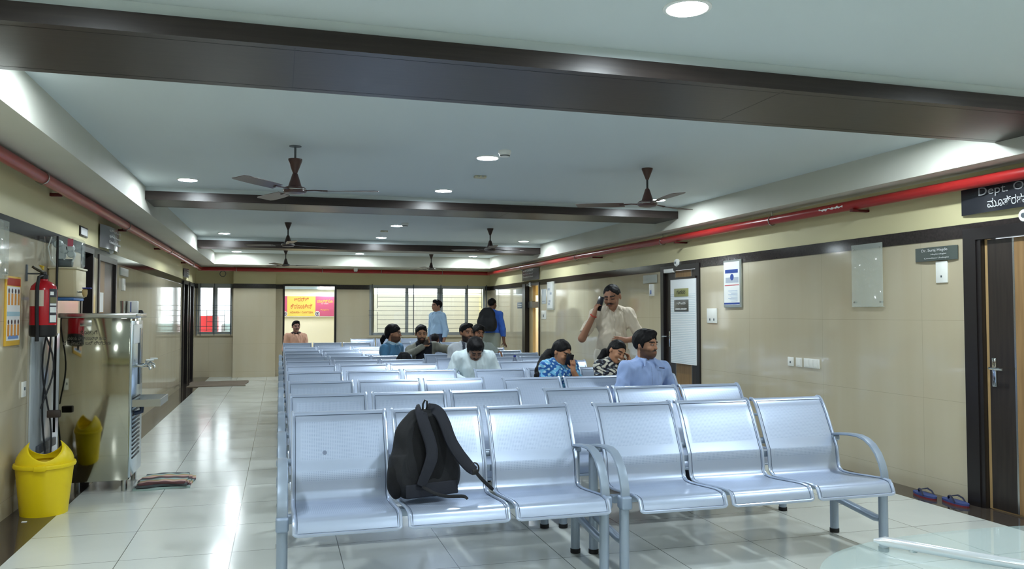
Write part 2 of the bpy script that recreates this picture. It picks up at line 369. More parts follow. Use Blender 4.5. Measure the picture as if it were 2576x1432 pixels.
# striped white panel standing proud on that door
p = thing('striped_panel', 'tall white panel with fine horizontal stripes hanging on the oak door', 'panel', (0, 0, 0))
M_panel = mat('panel_white', L(246, 250, 252), .2); M_panelln = mat('panel_line', L(206, 220, 228), .25)
mb = MB(); mb.box((XR - .034, 8.63, .755), (XR - .022, 9.27, 1.80)); mb.build('panel_board', M_panel, p)
mb = MB()
for k in range(40): mb.box((XR - .0355, 8.635, .77 + k * .0215), (XR - .034, 9.265, .7765 + k * .0215))
mb.build('stripes', M_panelln, p)
mb = MB(); mb.box((XR - .037, 8.63, 1.80), (XR - .018, 9.27, 1.825)); mb.box((XR - .022, 8.66, 1.80), (XR + .02, 8.69, 1.82)); mb.box((XR - .022, 9.20, 1.80), (XR + .02, 9.23, 1.82)); mb.build('top_rail', M_frame, p)
for (z0, z1, m_, nm) in ((1.585, 1.685, mat('label_olive_sign', L(150, 150, 96), .4), 'olive_label'), (1.40, 1.545, mat('label_dark_sign', L(88, 86, 80), .25), 'dark_label')):
    MB().bbox((XR - .042, 8.80, z0), (XR - .0345, 9.16, z1), .002).build(nm, m_, p)
# far doorway right wall : lit office behind
d = door_thing(7, 'open doorway to a bright office with blue and orange wall stripe')
mb = MB(); mb.box((XR - .03, 15.60, 0), (XR + .14, 15.80, 1.98)); mb.box((XR - .02, 14.72, 0), (XR + .14, 14.76, 1.98)); mb.box((XR - .02, 14.76, 1.93), (XR + .14, 15.60, 1.98))
mb.build('door_frame', M_frame, d)
mb = MB(); mb.box((XR + .06, 15.36, 0), (XR + .12, 15.60, 1.93), 0); mb.build('door_leaf', mat('pale_oak', L(206, 182, 138), .4), d)
mb = MB(); mb.box((XR + .02, 15.26, 1.49), (XR + .08, 15.60, 1.62), 0); mb.box((XR + .02, 14.76, 1.49), (XR + .08, 15.26, 1.61), 1); mb.build('door_rail', [M_frame, mat('rail_brown', L(128, 108, 88), .5)], d)
# office behind
M_office = mat('office_wall_paint', L(240, 226, 180), .6); M_blue = mat('blue_stripe', L(52, 84, 150), .5); M_orange = mat('orange_stripe', L(216, 128, 52), .5)
mb = MB()
mb.box((6.9, 13.4, 0), (7.0, 22.2, 2.7)); mb.box((XR + .14, 13.3, 0), (7.0, 13.4, 2.7)); mb.box((XR + .14, 22.2, 0), (7.0, 22.3, 2.7)); mb.box((XR + .14, 13.3, 2.7), (7.0, 22.3, 2.75)); mb.box((XR + .14, 13.3, -.05), (7.0, 22.3, 0))
mb.box((XR + .14, 18.7, 0), (XR + .2, 22.2, 2.7))
mb.box((6.885, 13.4, .98), (6.9, 22.2, 1.06), 1); mb.box((6.885, 13.4, .86), (6.9, 22.2, .98), 2)
struct(mb, 'wall_office', [M_office, M_blue, M_orange], label='cream office wall with blue and orange stripes seen through the far doorway', cat='wall')
p = thing('picture_frame', 'small thin-framed certificate on the bright office wall', 'picture', (6.88, 18.35, 1.80))
mb = MB(); mb.box((-.02, -.22, -.17), (0, .22, .17), 0); mb.box((-.025, -.2, -.15), (-.02, .2, .15), 1); mb.build('frame', [M_frame, M_offwhite], p)
for (yy, l) in ((16.4, 'just inside the far doorway'), (19.5, 'further back, beyond the certificate')):
    o = MB().lathe([(.09, 0), (.09, .02)], (5.9, yy, 2.66), 16).build('office_lamp', mat('office_glow', (1, 1, 1), .5, emit=(L(255, 250, 235), 110))); tag(o, 'lamp on the bright office ceiling, ' + l, 'lamp')

# canteen doorway on the rear wall
d = door_thing(8, 'open dark-framed doorway to the canteen passage')
mb = MB(); mb.box((.07, YB - .02, 0), (.11, YB + .16, 2.03)); mb.box((1.19, YB - .02, 0), (1.235, YB + .16, 2.03)); mb.box((.11, YB - .02, 1.99), (1.19, YB + .16, 2.03)); mb.build('door_frame', M_frame, d)
M_pass = mat('passage_paint', L(236, 234, 214), .6)
mb = MB(); mb.box((-.7, 20.6, 0), (2.0, 20.7, 2.35)); mb.box((-.8, YB + .14, 0), (-.7, 20.7, 2.35)); mb.box((2.0, YR + .14, 0), (2.1, 20.7, 2.35)); mb.box((-.8, YB + .14, 2.2), (2.1, 20.7, 2.35), 1); mb.box((-.8, YB + .15, -.1), (2.1, 20.7, 0))
mb.box((-.7, 20.45, 1.98), (2.0, 20.6, 2.2), 1)
struct(mb, 'wall_passage', [M_pass, mat('passage_beam', L(150, 168, 176), .6)], label='pale passage wall behind the canteen doorway', cat='wall')
t = thing('tube_light', 'glowing fluorescent tube above the canteen sign', 'lamp', (1.17, 20.40, 2.02))
mb = MB(); mb.tube([(-.22, 0, 0), (.22, 0, 0)], .016, 10); mb.build('tube', mat('tube_glow', (1, 1, 1), .5, emit=((1, 1, 1), 25)), t)
mb = MB(); mb.bbox((-.24, -.01, .018), (.24, .045, .05), .005); mb.bbox((-.245, -.02, -.02), (-.22, .02, .03), .004); mb.bbox((.22, -.02, -.02), (.245, .02, .03), .004); mb.build('batten', M_offwhite, t)
ld = bpy.data.lights.new('passage_light', 'AREA'); ld.energy = 7; ld.size = 1.2; lo = bpy.data.objects.new('passage_light', ld); C.objects.link(lo); lo.location = (.5, 19.5, 2.18); lo.rotation_euler = (0, 0, 0)

# ------------------------------------------------------------------ text helper
def text_mesh(body, name, material, size, parent=None, loc=(0, 0, 0), rot=(0, 0, 0), extr=.0008, width=None, align='CENTER', shear=0, height=None):
    cu = bpy.data.curves.new(name, 'FONT'); cu.body = body; cu.size = size; cu.extrude = extr; cu.align_x = align; cu.align_y = 'CENTER'; cu.shear = shear; cu.resolution_u = 3
    tmp = bpy.data.objects.new('tmp_text', cu); C.objects.link(tmp)
    bpy.context.view_layer.update(); dg = bpy.context.evaluated_depsgraph_get()
    me = bpy.data.meshes.new_from_object(tmp.evaluated_get(dg)); bpy.data.objects.remove(tmp); bpy.data.curves.remove(cu)
    me.materials.clear(); me.materials.append(material)
    if len(me.vertices):
        xs = [v.co.x for v in me.vertices]; ys = [v.co.y for v in me.vertices]
        sx = (width / (max(xs) - min(xs))) if width else 1; sy = (height / (max(ys) - min(ys))) if height else sx
        for v in me.vertices: v.co.x *= sx; v.co.y *= sy
    o = bpy.data.objects.new(name, me); C.objects.link(o); o.location = loc; o.rotation_euler = rot
    if parent is not None: o.parent = parent
    return o
RB = (PI/2, 0, 0)            # lettering readable from the viewer on a wall across the room
RR = (PI/2, 0, -PI/2)        # on the wall to the right (faces -X)
RL = (PI/2, 0, PI/2)         # on the wall to the left (faces +X)

text_mesh('ಗಂಡಸರ', 'label_text', M_black, .06, bpy.data.objects['striped_panel'], (XR - .0428, 8.98, 1.635), RR, width=.22, height=.055)
text_mesh('1ರಿಂದ5', 'label_text', M_offwhite, .06, bpy.data.objects['striped_panel'], (XR - .0428, 8.98, 1.50), RR, width=.22, height=.03)
text_mesh('GENERAL SURGERY', 'label_text', M_offwhite, .06, bpy.data.objects['striped_panel'], (XR - .0428, 8.98, 1.43), RR, width=.30, height=.022)
# canteen sign
s = thing('canteen_sign', 'yellow and pink canteen sign board behind the doorway', 'sign', (.70, 20.55, 1.30))
M_yel = mat('sign_yellow', L(214, 196, 96), .5, emit=(L(232, 208, 74), .02)); M_pink = mat('sign_pink', L(186, 88, 122), .5, emit=(L(206, 70, 120), .02)); M_redtx = mat('sign_red_text', L(196, 66, 60), .5); M_yeltx = mat('sign_yellow_text', L(244, 214, 80), .5)
mb = MB(); mb.box((-.64, -.03, 0), (.62, .03, .52), 0); mb.build('board', M_offwhite, s)
mb = MB(); mb.box((-.52, -.034, .015), (.155, -.03, .505), 0); mb.box((-.63, -.034, .015), (-.52, -.03, .505), 1); mb.box((.155, -.034, .015), (.605, -.03, .505), 1); mb.build('coloured_panels', [M_yel, M_pink], s)
text_mesh('ಆದರ್ಶ್', 'kannada_line', M_redtx, .1, s, (-.18, -.036, .42), RB, width=.36, height=.10)
text_mesh('ಕ್ಯಾಂಟೀನ್', 'kannada_line', M_redtx, .1, s, (-.18, -.036, .25), RB, width=.52, height=.12)
text_mesh('ADARSH', 'english_line', M_redtx, .06, s, (-.33, -.036, .105), RB, width=.24, height=.045)
text_mesh('CANTEEN', 'english_line', M_redtx, .06, s, (-.04, -.036, .105), RB, width=.27, height=.045)
text_mesh('ಪಾಲಿಕ್ಸೊ', 'advert_line', M_yeltx, .06, s, (.38, -.036, .38), RB, width=.38, height=.075)
text_mesh('ice cream', 'advert_line', M_offwhite, .03, s, (.38, -.036, .325), RB, width=.17, height=.028)
text_mesh('Mangalore', 'advert_line', M_yeltx, .03, s, (.38, -.036, .17), RB, width=.2, height=.035)
mb = MB()
for (cx, cz, r) in ((.20, .07, .06), (-.57, .07, .055)):
    mb = MB()
    for rr in (r, r * .75, r * .5, r * .25): mb.tube([(cx + rr * math.cos(a * PI / 8), -.036, cz + rr * math.sin(a * PI / 8)) for a in range(16)], .007, 5, 0 if rr in (r, r * .5) else 1, closed=True)
    mb.build('dessert_picture', [M_offwhite, mat('slate', L(70, 72, 110), .5)], s)

# ------------------------------------------------------------------ windows (rear)
M_alu = mat('aluminium_frame', L(176, 182, 184), .35, metal=.4); M_grille = mat('grey_window_bars', L(84, 92, 98), .5)
M_frost = mat('frosted_pane', L(236, 240, 240), .6, trans=.35)
wn = thing('window_1', 'small barred window in the far corner', 'window', kind='structure')
mb = MB(); a, b, z0, z1 = -1.70, -1.0, .93, 2.03
for (p, q, r, t) in ((a, a + .04, z0, z1), (b - .04, b, z0, z1), (a + .04, b - .04, z0, z0 + .05), (a + .04, b - .04, z1 - .09, z1), (-1.40, -1.30, z0 + .05, z1 - .09)): mb.box((p, YR + .03, r), (q, YR + .08, t))
mb.build('window_frame', M_alu, wn)
mb = MB(); mb.box((a + .04, YR + .05, z0 + .05), (-1.40, YR + .056, z1 - .09)); mb.box((-1.30, YR + .05, z0 + .05), (b - .04, YR + .056, z1 - .09)); mb.build('window_pane', M_glass, wn)
mb = MB(); y = YR - .03
for x in (-1.72, -1.64, -1.36, -1.02): mb.box((x - .008, y - .008, .9), (x + .008, y + .008, 2.03))
for x in (-1.51, -1.15): mb.box((x - .005, y - .005, 1.0), (x + .005, y + .005, 1.45))
for z in (1.02, 1.1, 1.45, 1.55): mb.box((-1.74, y - .005, z - .005), (-1.0, y + .005, z + .005))
for z in (1.2, 1.33): mb.box((-1.51, y - .005, z - .005), (-1.15, y + .005, z + .005))
mb.build('window_grille', M_grille, wn)
mb = MB(); mb.box((a - .03, YR - .035, .895), (b + .03, YR + .14, .93)); mb.build('window_sill', M_tile, wn)
# things outside the small window
tag(MB().bbox((-1.95, 19.6, 0), (-1.36, 20.0, 1.33), .03).build('red_tank', mat('red_panel', L(190, 44, 46), .5)), 'red panel seen outside the small barred window', 'panel')
tag(MB().bbox((-1.30, 19.9, 0), (-.85, 20.3, 1.15), .05).build('blue_crate', mat('pale_blue_panel', L(168, 200, 206), .5)), 'pale blue box seen outside the small barred window', 'box')
wn = thing('window_2', 'long barred window across the rear wall', 'window', kind='structure')
mb = MB(); a, b, z0, z1 = 1.97, 4.70, .88, 2.03
mul = [2.86, 3.74, 4.05][:2] + []
xs = [a, a + .05, 2.80, 2.87, 3.55, 3.68, 4.22, 4.28, b - .05, b]
for i in range(0, len(xs), 2): mb.box((xs[i], YB + .04, z0), (xs[i+1], YB + .1, z1))
for i in range(1, len(xs) - 1, 2): mb.box((xs[i], YB + .04, z0), (xs[i+1], YB + .1, z0 + .06)); mb.box((xs[i], YB + .04, z1 - .07), (xs[i+1], YB + .1, z1))
mb.build('window_frame', M_alu, wn)
mb = MB()
for i in range(1, len(xs) - 1, 2): mb.box((xs[i], YB + .07, z0 + .06), (xs[i+1], YB + .074, z1 - .07))
mb.build('window_pane', M_glass, wn)
mb = MB(); y = YB - .025
for x in (2.03, 2.98, 3.62, 4.14 + .12, 4.72): mb.box((x - .009, y - .009, .84), (x + .009, y + .009, 2.05))
for x in (2.15, 4.6): mb.box((x - .005, y - .005, 1.5), (x + .005, y + .005, 1.98)); mb.box((x - .005, y - .005, .95), (x + .005, y + .005, 1.42))
z = .95
for k in range(11):
    zz = .93 + k * .103
    x0_, x1_ = (1.95, 4.74) if k in (4, 5) else (2.15, 4.6)
    mb.box((x0_, y - .005, zz - .004), (x1_, y + .005, zz + .004))
mb.build('window_grille', M_grille, wn)
mb = MB(); mb.box((a - .03, YB - .04, .83), (b + .03, YB + .14, .88)); mb.build('window_sill', M_tile, wn)
# pale yard wall outside the long window
mb = MB(); mb.box((2.25, 20.2, 0), (8, 20.3, 1.86)); mb.box((2.25, YR + .15, -.1), (6.7, 20.3, 0)); tag(mb.build('yard_wall', mat('yard_paint', L(233, 231, 226), .7)), 'pale yard wall outside the long barred window', 'wall', None, 'structure')

# ------------------------------------------------------------------ red fire pipes under the soffit
def pipe(pts, r, label, clamps, dirx):
    p = thing('fire_pipe', label, 'pipe'); mb = MB(); mb.tube(pts, r, 14); mb.build('pipe_run', M_red, p)
    for (x, y, z, ax) in clamps:
        mb = MB()
        ring = [(x + (r + .004) * math.cos(a * PI / 8), y, z + (r + .004) * math.sin(a * PI / 8)) if ax == 'y' else (x, y + (r + .004) * math.cos(a * PI / 8), z + (r + .004) * math.sin(a * PI / 8)) for a in range(16)]
        mb.tube(ring, .006, 6, closed=True); mb.tube([(x, y, z + r), (x, y, ZS)], .005, 6); mb.build('pipe_clamp', M_stain, p)
    return p
PR = .042
pipe([(XL + .13, YF + .1, 2.335), (XL + .13, YB - .36, 2.335)], PR, 'red fire pipe high on the wall above the water cooler', [(XL + .13, y, 2.335, 'y') for y in (6.35, 9.6, 13.2, 16.5)], 1)
pipe([(XL + .085, YB - .27, 2.335), (XR - .075, YB - .27, 2.315)], PR, 'red fire pipe running across the rear wall', [(x, YB - .27, 2.32, 'x') for x in (-.9, .9, 2.2, 3.6)], 0)
pipe([(XR - .12, YB - .36, 2.315), (XR - .12, YF + .1, 2.285)], PR, 'red fire pipe high along the wall with the notice holders', [(XR - .12, y, 2.295, 'y') for y in (6.93, 9.3, 12.4, 15.5)], 1)
for (y, l) in ((7.1, 'above the fire extinguisher'), (9.9, 'beyond the hanging door sign'), (12.6, 'halfway along the pipe'), (15.9, 'near the far corner')):
    o = MB().bbox((XL, y - .02, 2.30), (XL + .085, y + .02, 2.325), .003).build('pipe_bracket', mat('dark_red_bracket', L(92, 24, 24), .5)); tag(o, 'dark red steel pipe bracket ' + l, 'bracket', 'pipe brackets on the cooler wall')
for (y, l) in ((5.72, 'between the acrylic holder and the hanging sign'), (8.9, 'above the striped panel door'), (11.6, 'before the far doorway')):
    o = MB().bbox((XR - .17, y - .02, 2.235), (XR, y + .02, 2.255), .003).build('pipe_bracket', MATS['dark_red_bracket']); tag(o, 'dark red steel pipe bracket ' + l, 'bracket', 'pipe brackets on the notice wall')
# torn sticker on the pipe near the viewer
mb = MB(); random.seed(3)
pts = []
for k in range(15):
    y = 5.84 + k * .022; h = .004 + .012 * random.random()
    pts.append((XR - .12 - PR - .001, y, 2.296 + random.uniform(-.006, .006)))
mb.tube(pts, [.003 + .010 * random.random() * (k % 4 != 1) for k in range(15)], 6, sx=1.0)
tag(mb.build('peeled_sticker', M_offwhite), 'torn remains of a white sticker on the red pipe', 'sticker')
o = MB().tube([(-1.18 + .06 * math.cos(a * PI / 10), YR - .25, 2.235 + .06 * math.sin(a * PI / 10)) for a in range(20)], .007, 6, closed=True).build('wall_ring', M_grille); tag(o, 'thin dark ring hanging below the rear pipe by the small window', 'ring')
c = thing('security_camera', 'small white dome camera beside the rear pipe', 'camera', (1.62, YB - .42, 2.36))
MB().lathe([(.001, -.06), (.025, -.055), (.042, -.035), (.048, 0), (.05, .03)], n=18).build('dome', M_offwhite, c)
MB().lathe([(.001, -.068), (.016, -.064), (.02, -.056), (.018, -.05)], (0, -.012, 0), n=12).build('lens', M_black, c)

# ------------------------------------------------------------------ ceiling lamps
lamp0 = thing('ceiling_lamp', 'recessed ceiling lamp', 'lamp', (0, 0, ZC))
MB().lathe([(.10, 0), (.10, -.004), (.085, -.007), (.083, -.002), (.083, 0)], n=28).build('lamp_rim', M_offwhite, lamp0)
MB().lathe([(.001, -.0025), (.083, -.0025), (.083, -.001)], n=28, caps=True).build('lamp_disc', M_lampglow, lamp0)
lamps = [(1.6, 2.94, 'in front of the nearest beam'), (1.6, 6.25, 'beside the smoke detector, between the two big fans'), (-.84, 8.06, 'close before the second beam on the cooler side'), (1.6, 8.06, 'in the middle just before the second beam'), (4.0, 8.06, 'half hidden behind the big fan by the notice wall'),
         (1.6, 11.46, 'beside the smoke detector in the third bay'), (-.84, 13.3, 'before the shallow beam on the cooler side'), (1.6, 13.3, 'in the middle just before the shallow beam'), (4.05, 13.3, 'before the shallow beam on the notice wall side'),
         (-.84, 17.1, 'in the last bay on the cooler side'), (1.6, 17.0, 'in the last bay, in the middle'), (4.05, 17.1, 'in the last bay on the notice wall side'),
         (-.84, 4.42, 'just behind the nearest beam on the cooler side'), (4.0, 4.42, 'just behind the nearest beam on the notice wall side'),
         (-.84, 2.6, 'over the viewer, cooler side'), (4.0, 2.6, 'over the viewer, notice wall side'), (1.6, .6, 'over the viewer, middle'), (-.84, -.9, 'behind the viewer, cooler side'), (1.6, -1.2, 'behind the viewer, middle'), (4.0, -.9, 'behind the viewer, notice wall side')]
for i, (x, y, l) in enumerate(lamps):
    o = lamp0 if i == 0 else copy_tree(lamp0)
    o.location = (x, y, ZC); tag(o, 'round glowing ceiling lamp ' + l, 'lamp', 'recessed ceiling lamps')
# ================================================================== BENCHES
M_groove = mat('groove_shadow_grey', L(74, 88, 110), .5)
PROF = [(-.104, .350), (-.102, .358), (-.094, .380), (-.084, .402), (-.072, .413), (-.04, .418), (0, .419), (.10, .411), (.20, .402), (.28, .397), (.335, .400), (.360, .418), (.370, .455), (.374, .50), (.379, .543), (.384, .552), (.409, .602), (.440, .668), (.473, .738), (.503, .79), (.527, .822), (.548, .837), (.568, .838), (.582, .828)]
def seat_shell(parent, x0, wd):
    nx = 12; n = len(PROF)
    mb = MB(); vs = []
    P = np.array(PROF); T = np.gradient(P, axis=0); T /= np.linalg.norm(T, axis=1)[:, None]; Nn = np.stack([-T[:, 1], T[:, 0]], 1)   # towards the sitter
    for s in (0, 1):
        for i in range(n):
            for k in range(nx + 1):
                u = k / nx; d = -.003 if s else 0
                vs.append((x0 + .006 + (wd - .012) * u, P[i, 0] + Nn[i, 0] * d, P[i, 1] + Nn[i, 1] * d))
    fs = []; mi = []
    W = nx + 1
    for s in (0, 1):
        for i in range(n - 1):
            for k in range(nx):
                q = [s*n*W + i*W + k, s*n*W + i*W + k + 1, s*n*W + (i+1)*W + k + 1, s*n*W + (i+1)*W + k]
                fs.append(q if s else q[::-1])
                mi.append(1 if (1 <= k < nx - 1 and (13 <= i <= 14 or 16 <= i <= 18 or 6 <= i <= 8)) else 0)
    for f, m_ in zip(fs, mi): mb.f.append(f); mb.m.append(m_); mb.sm.append(True)
    mb.v = vs
    o = mb.build('seat_shell', [M_steelp, M_perf], parent, recalc=False)
    mb = MB()
    loop = [(x0 + .006, y, z) for (y, z) in PROF]
    r = .0085
    a = [(x0 + .006, y, z) for (y, z) in PROF[1:-1]]; b = [(x0 + wd - .006, y, z) for (y, z) in PROF[1:-1]][::-1]
    y0, z0 = PROF[0]; y1, z1 = PROF[-1]; c = .022
    path = [(x0 + .006 + c * .3, y0, z0 + .004), *a, (x0 + .006 + c * .3, y1, z1), (x0 + .006 + c, y1 + .003, z1 - .002), (x0 + wd - .006 - c, y1 + .003, z1 - .002), (x0 + wd - .006 - c * .3, y1, z1), *b, (x0 + wd - .006 - c * .3, y0, z0 + .004), (x0 + wd - .006 - c, y0, z0), (x0 + .006 + c, y0, z0)]
    mb.tube(path, r, 8, closed=True)
    mb.build('edge_rim', M_steel, o)
    Q = P + Nn * .0012; ins = .021
    l1 = [(x0 + ins, y, z) for y, z in Q[1:-3]]; l2 = [(x0 + wd - ins, y, z) for y, z in Q[1:-3]][::-1]
    MB().tube(l1 + l2, .0016, 4, closed=True).build('edge_groove', M_groove, o)
    return o
def make_bench():
    b = thing('waiting_bench', 'x', 'bench')
    for k in range(3): seat_shell(b, .045 + k * .535, .505)
    for (x, nm) in ((0, 0), (1.625, 1)):
        for y, top in ((0, .352), (.43, .585)):
            mb = MB(); mb.tube([(x, y, .02), (x, y, top)], .026, 16); lg = mb.build('leg', M_rail, b)
            MB().lathe([(.027, 0), (.029, .002), (.029, .024), (.027, .026)], (x, y, 0), 16).build('foot_cap', M_rubber, lg)
        mb = MB(); mb.tube([(x, .40, .212), (x, .36, .212), (x, .07, .178), (x, .024, .178)], [.018, .022, .022, .018], 12); mb.build('stretcher', M_rail, b)
        # armrest: flat strap arching to the front leg
        A = [(.452, .602), (.42, .612), (.36, .622), (.27, .632), (.19, .634), (.13, .622), (.08, .596), (.035, .552), (.005, .50), (-.012, .45), (-.015, .415)]
        mb = MB(); mb.tube([(x, y, z) for y, z in A], .024, 14, sx=.42, up=(0, 0, 1))
        # orient: wide along x ; rebuild as flattened sweep
        vs = []
        mb = MB()
        nn = len(A); sec = [(-.026, 0), (-.022, .009), (0, .0115), (.022, .009), (.026, 0), (.022, -.006), (0, -.007), (-.022, -.006)]
        AP = np.array(A); T = np.gradient(AP, axis=0); T /= np.linalg.norm(T, axis=1)[:, None]
        for i in range(nn):
            nx_, nz_ = (T[i, 1], -T[i, 0])
            for (sx_, st_) in sec: vs.append((x + sx_, AP[i, 0] + nx_ * st_ * 1.0, AP[i, 1] + nz_ * st_))
        fs = []
        for i in range(nn - 1):
            for k in range(8): fs.append((i*8+k, i*8+(k+1) % 8, (i+1)*8+(k+1) % 8, (i+1)*8+k))
        fs += [tuple(range(8))[::-1], tuple((nn-1)*8+k for k in range(8))]
        mb.add(vs, fs, 0, True); arm = mb.build('armrest', M_rail, b, auto=50)
        MB().bbox((x - .030, -.045, .352), (x + .030, .03, .42), .012, seg=3).build('front_joint', M_joint, arm)
        MB().bbox((x - .030, .40, .575), (x + .030, .462, .612), .010, seg=3).build('rear_joint', M_joint, arm)
    MB().tube([(-.02, .439, .592), (1.645, .439, .592)], .020, 12).build('back_rail', M_rail, b)
    MB().bbox((0, .14, .345), (1.625, .20, .385), .006).build('seat_beam', M_rail, b)
    MB().bbox((0, .392, .50), (1.625, .402, .535), .003).build('back_beam', M_rail, b)
    return b
bench0 = make_bench()
ords = ['front', 'second', 'third', 'fourth', 'fifth', 'sixth', 'seventh', 'eighth', 'ninth', 'tenth', 'eleventh']
rowsL = [3.96, 4.95, 6.0, 7.1, 8.06, 8.87, 9.8, 10.7, 11.6, 12.7, 14.7]
rowsR = [3.92, 4.92, 5.90, 6.99, 8.16, 9.10, 10.0, 10.8, 11.7, 12.85, 14.4]
stain = MB().tube([(.215, .4275, .637), (.215, .4245, .6385)], .011, 12).build('dark_stain', mat('gum_stain', L(120, 132, 156), .6), None)
first = True
for side, rows, x0 in (('cooler', rowsL, .022), ('notice', rowsR, 1.743)):
    for i, y in enumerate(rows):
        b = bench0 if first else copy_tree(bench0); first = False
        dx = 0.0 if side == 'cooler' else (0.0, .02, -.01, .01, .03, .03, .05, .05, .04, .05, .06)[i]
        b.location = (x0 + dx, y, 0)
        where = 'column beside the water cooler aisle' if side == 'cooler' else 'column beside the notice wall'
        ex = {('cooler', 0): ', holding the black backpack', ('notice', 2): ', under the lilac shirt', ('notice', 3): ', with the two women'}.get((side, i), '')
        nm = 'front row' if i == 0 else ords[i] + ' row from the front'
        tag(b, 'silver bench, ' + nm + ', ' + where.replace('column beside', 'by') + ex, 'bench', 'three-seat steel waiting benches')
b = copy_tree(bench0); b.location = (1.42, 16.95, 0); tag(b, 'silver perforated three-seat bench standing alone close under the long barred window', 'bench', 'three-seat steel waiting benches')
stain.parent = bench0
# ================================================================== CEILING THINGS
def make_fan(x, y, ang, label, dark=False, bare=False):
    f = thing('ceiling_fan', label, 'fan', (x, y, ZC), 0, 'brown ceiling fans')
    B = mat('fan_dark_brown', L(58, 42, 40), .35) if dark else M_brown
    if bare:   # canopy slid down the rod, hook showing
        mb = MB(); mb.lathe([(.045, 0), (.045, -.004), (.008, -.006), (.008, -.105)], n=16); mb.build('hanger_rod', M_grille, f)
        MB().lathe([(.012, -.215), (.03, -.17), (.052, -.11), (.052, -.098), (.01, -.098)], n=24).build('canopy', B, f); zb = -.20
    else:
        MB().lathe([(.012, -.10), (.03, -.055), (.048, -.008), (.048, 0), (.02, 0)], n=24).build('canopy', B, f)
        MB().tube([(0, 0, -.095), (0, 0, -.19)], .009, 10).build('hanger_rod', M_black, f); zb = -.175
    MB().lathe([(.012, zb), (.02, zb - .01), (.042, zb - .08), (.05, zb - .105), (.072, zb - .112), (.084, zb - .122), (.086, zb - .142), (.074, zb - .155), (.03, zb - .163), (.001, zb - .164)], n=32).build('motor', B, f)
    MB().lathe([(.0875, zb - .128), (.0885, zb - .131), (.0875, zb - .134)], n=32, caps=False).build('motor_ring', M_stain, f)
    for k in range(3):
        a = ang + k * 2 * PI / 3; z = zb - .135
        mb = MB(); vs = []; n = 12
        for i in range(n + 1):
            t = i / n; r = .20 + .42 * t; hw = .045 + .022 * math.sin(min(1, t * 1.3) * PI * .55); hw *= 1 if t < .93 else .8
            tw = .010 * (1 - .4 * t)
            for s_ in (-1, 1):
                for dz in (.0015, -.0015):
                    lx, ly, lz = r, s_ * hw, z + s_ * tw + dz + .006 * t
                    vs.append((lx * math.cos(a) - ly * math.sin(a), lx * math.sin(a) + ly * math.cos(a), lz))
        fs = []
        for i in range(n):
            b0 = i * 4; b1 = b0 + 4
            fs += [(b0, b0 + 2, b1 + 2, b1), (b0 + 1, b1 + 1, b1 + 3, b0 + 3), (b0, b1, b1 + 1, b0 + 1), (b0 + 2, b0 + 3, b1 + 3, b1 + 2)]
        fs += [(0, 1, 3, 2), (n*4, n*4+2, n*4+3, n*4+1)]
        mb.add(vs, fs, 0, True); bl = mb.build('blade', B, f)
        mb = MB(); c, s_ = math.cos(a), math.sin(a)
        mb.tube([(.075 * c, .075 * s_, z), (.14 * c, .14 * s_, z + .004), (.24 * c, .24 * s_, z)], [.014, .012, .018], 8, sx=.4, up=(0, 0, 1)); mb.build('blade_arm', B, bl)
    return f
make_fan(.102, 6.22, math.radians(-8), 'brown ceiling fan with its canopy slid down, on the cooler side of the first pair', bare=True)
make_fan(3.047, 6.33, math.radians(28), 'brown ceiling fan on the notice wall side of the first pair, over the phone caller')
make_fan(.103, 11.48, math.radians(35), 'brown ceiling fan in the third bay on the cooler side', True)
make_fan(2.975, 11.46, math.radians(20), 'brown ceiling fan in the third bay on the notice wall side', True)
make_fan(.107, 16.33, math.radians(5), 'small looking brown ceiling fan in the last bay before the canteen doorway', True)
make_fan(3.07, 16.78, math.radians(2), 'small looking brown ceiling fan in the last bay before the long window', True)
for (x, y, l) in ((1.66, 5.95, 'beside the lamp between the two big fans'), (1.66, 11.1, 'beside the lamp in the third bay')):
    d = thing('smoke_detector', 'white round smoke detector ' + l, 'detector', (x, y, ZC))
    MB().lathe([(.05, 0), (.05, -.018), (.046, -.022), (.040, -.036), (.034, -.048), (.001, -.052)], n=24).build('detector_body', M_offwhite, d)
    MB().lathe([(.0405, -.036), (.039, -.041), (.037, -.0445)], n=24, caps=False).build('sensor_slots', M_grille, d)
for (x, y, l) in ((1.747, 7.1, 'behind the lamp between the two big fans'), (1.51, 12.2, 'behind the lamp in the third bay')):
    d = thing('ceiling_socket', 'small beige connector plate on the ceiling ' + l, 'plate', (x, y, ZC))
    MB().bbox((-.055, -.03, -.022), (.055, .03, 0), .006).build('plate_body', mat('aged_plastic', L(196, 190, 166), .5), d)
    for k in (-.02, .02): MB().bbox((k - .008, -.034, -.016), (k + .008, -.028, -.006), .002).build('terminal', M_stain, d)
for (x, l) in ((1.42, 'in the middle'), (3.28, 'towards the notice wall')):
    o = MB().bbox((x - .07, 14.30, ZC - .10), (x + .07, 14.42, ZC - .05), .01).bbox((x - .015, 14.34, ZC - .05), (x + .015, 14.38, ZC), .003).build('ceiling_speaker', M_black); tag(o, 'small black box hanging behind the shallow beam, ' + l, 'speaker')

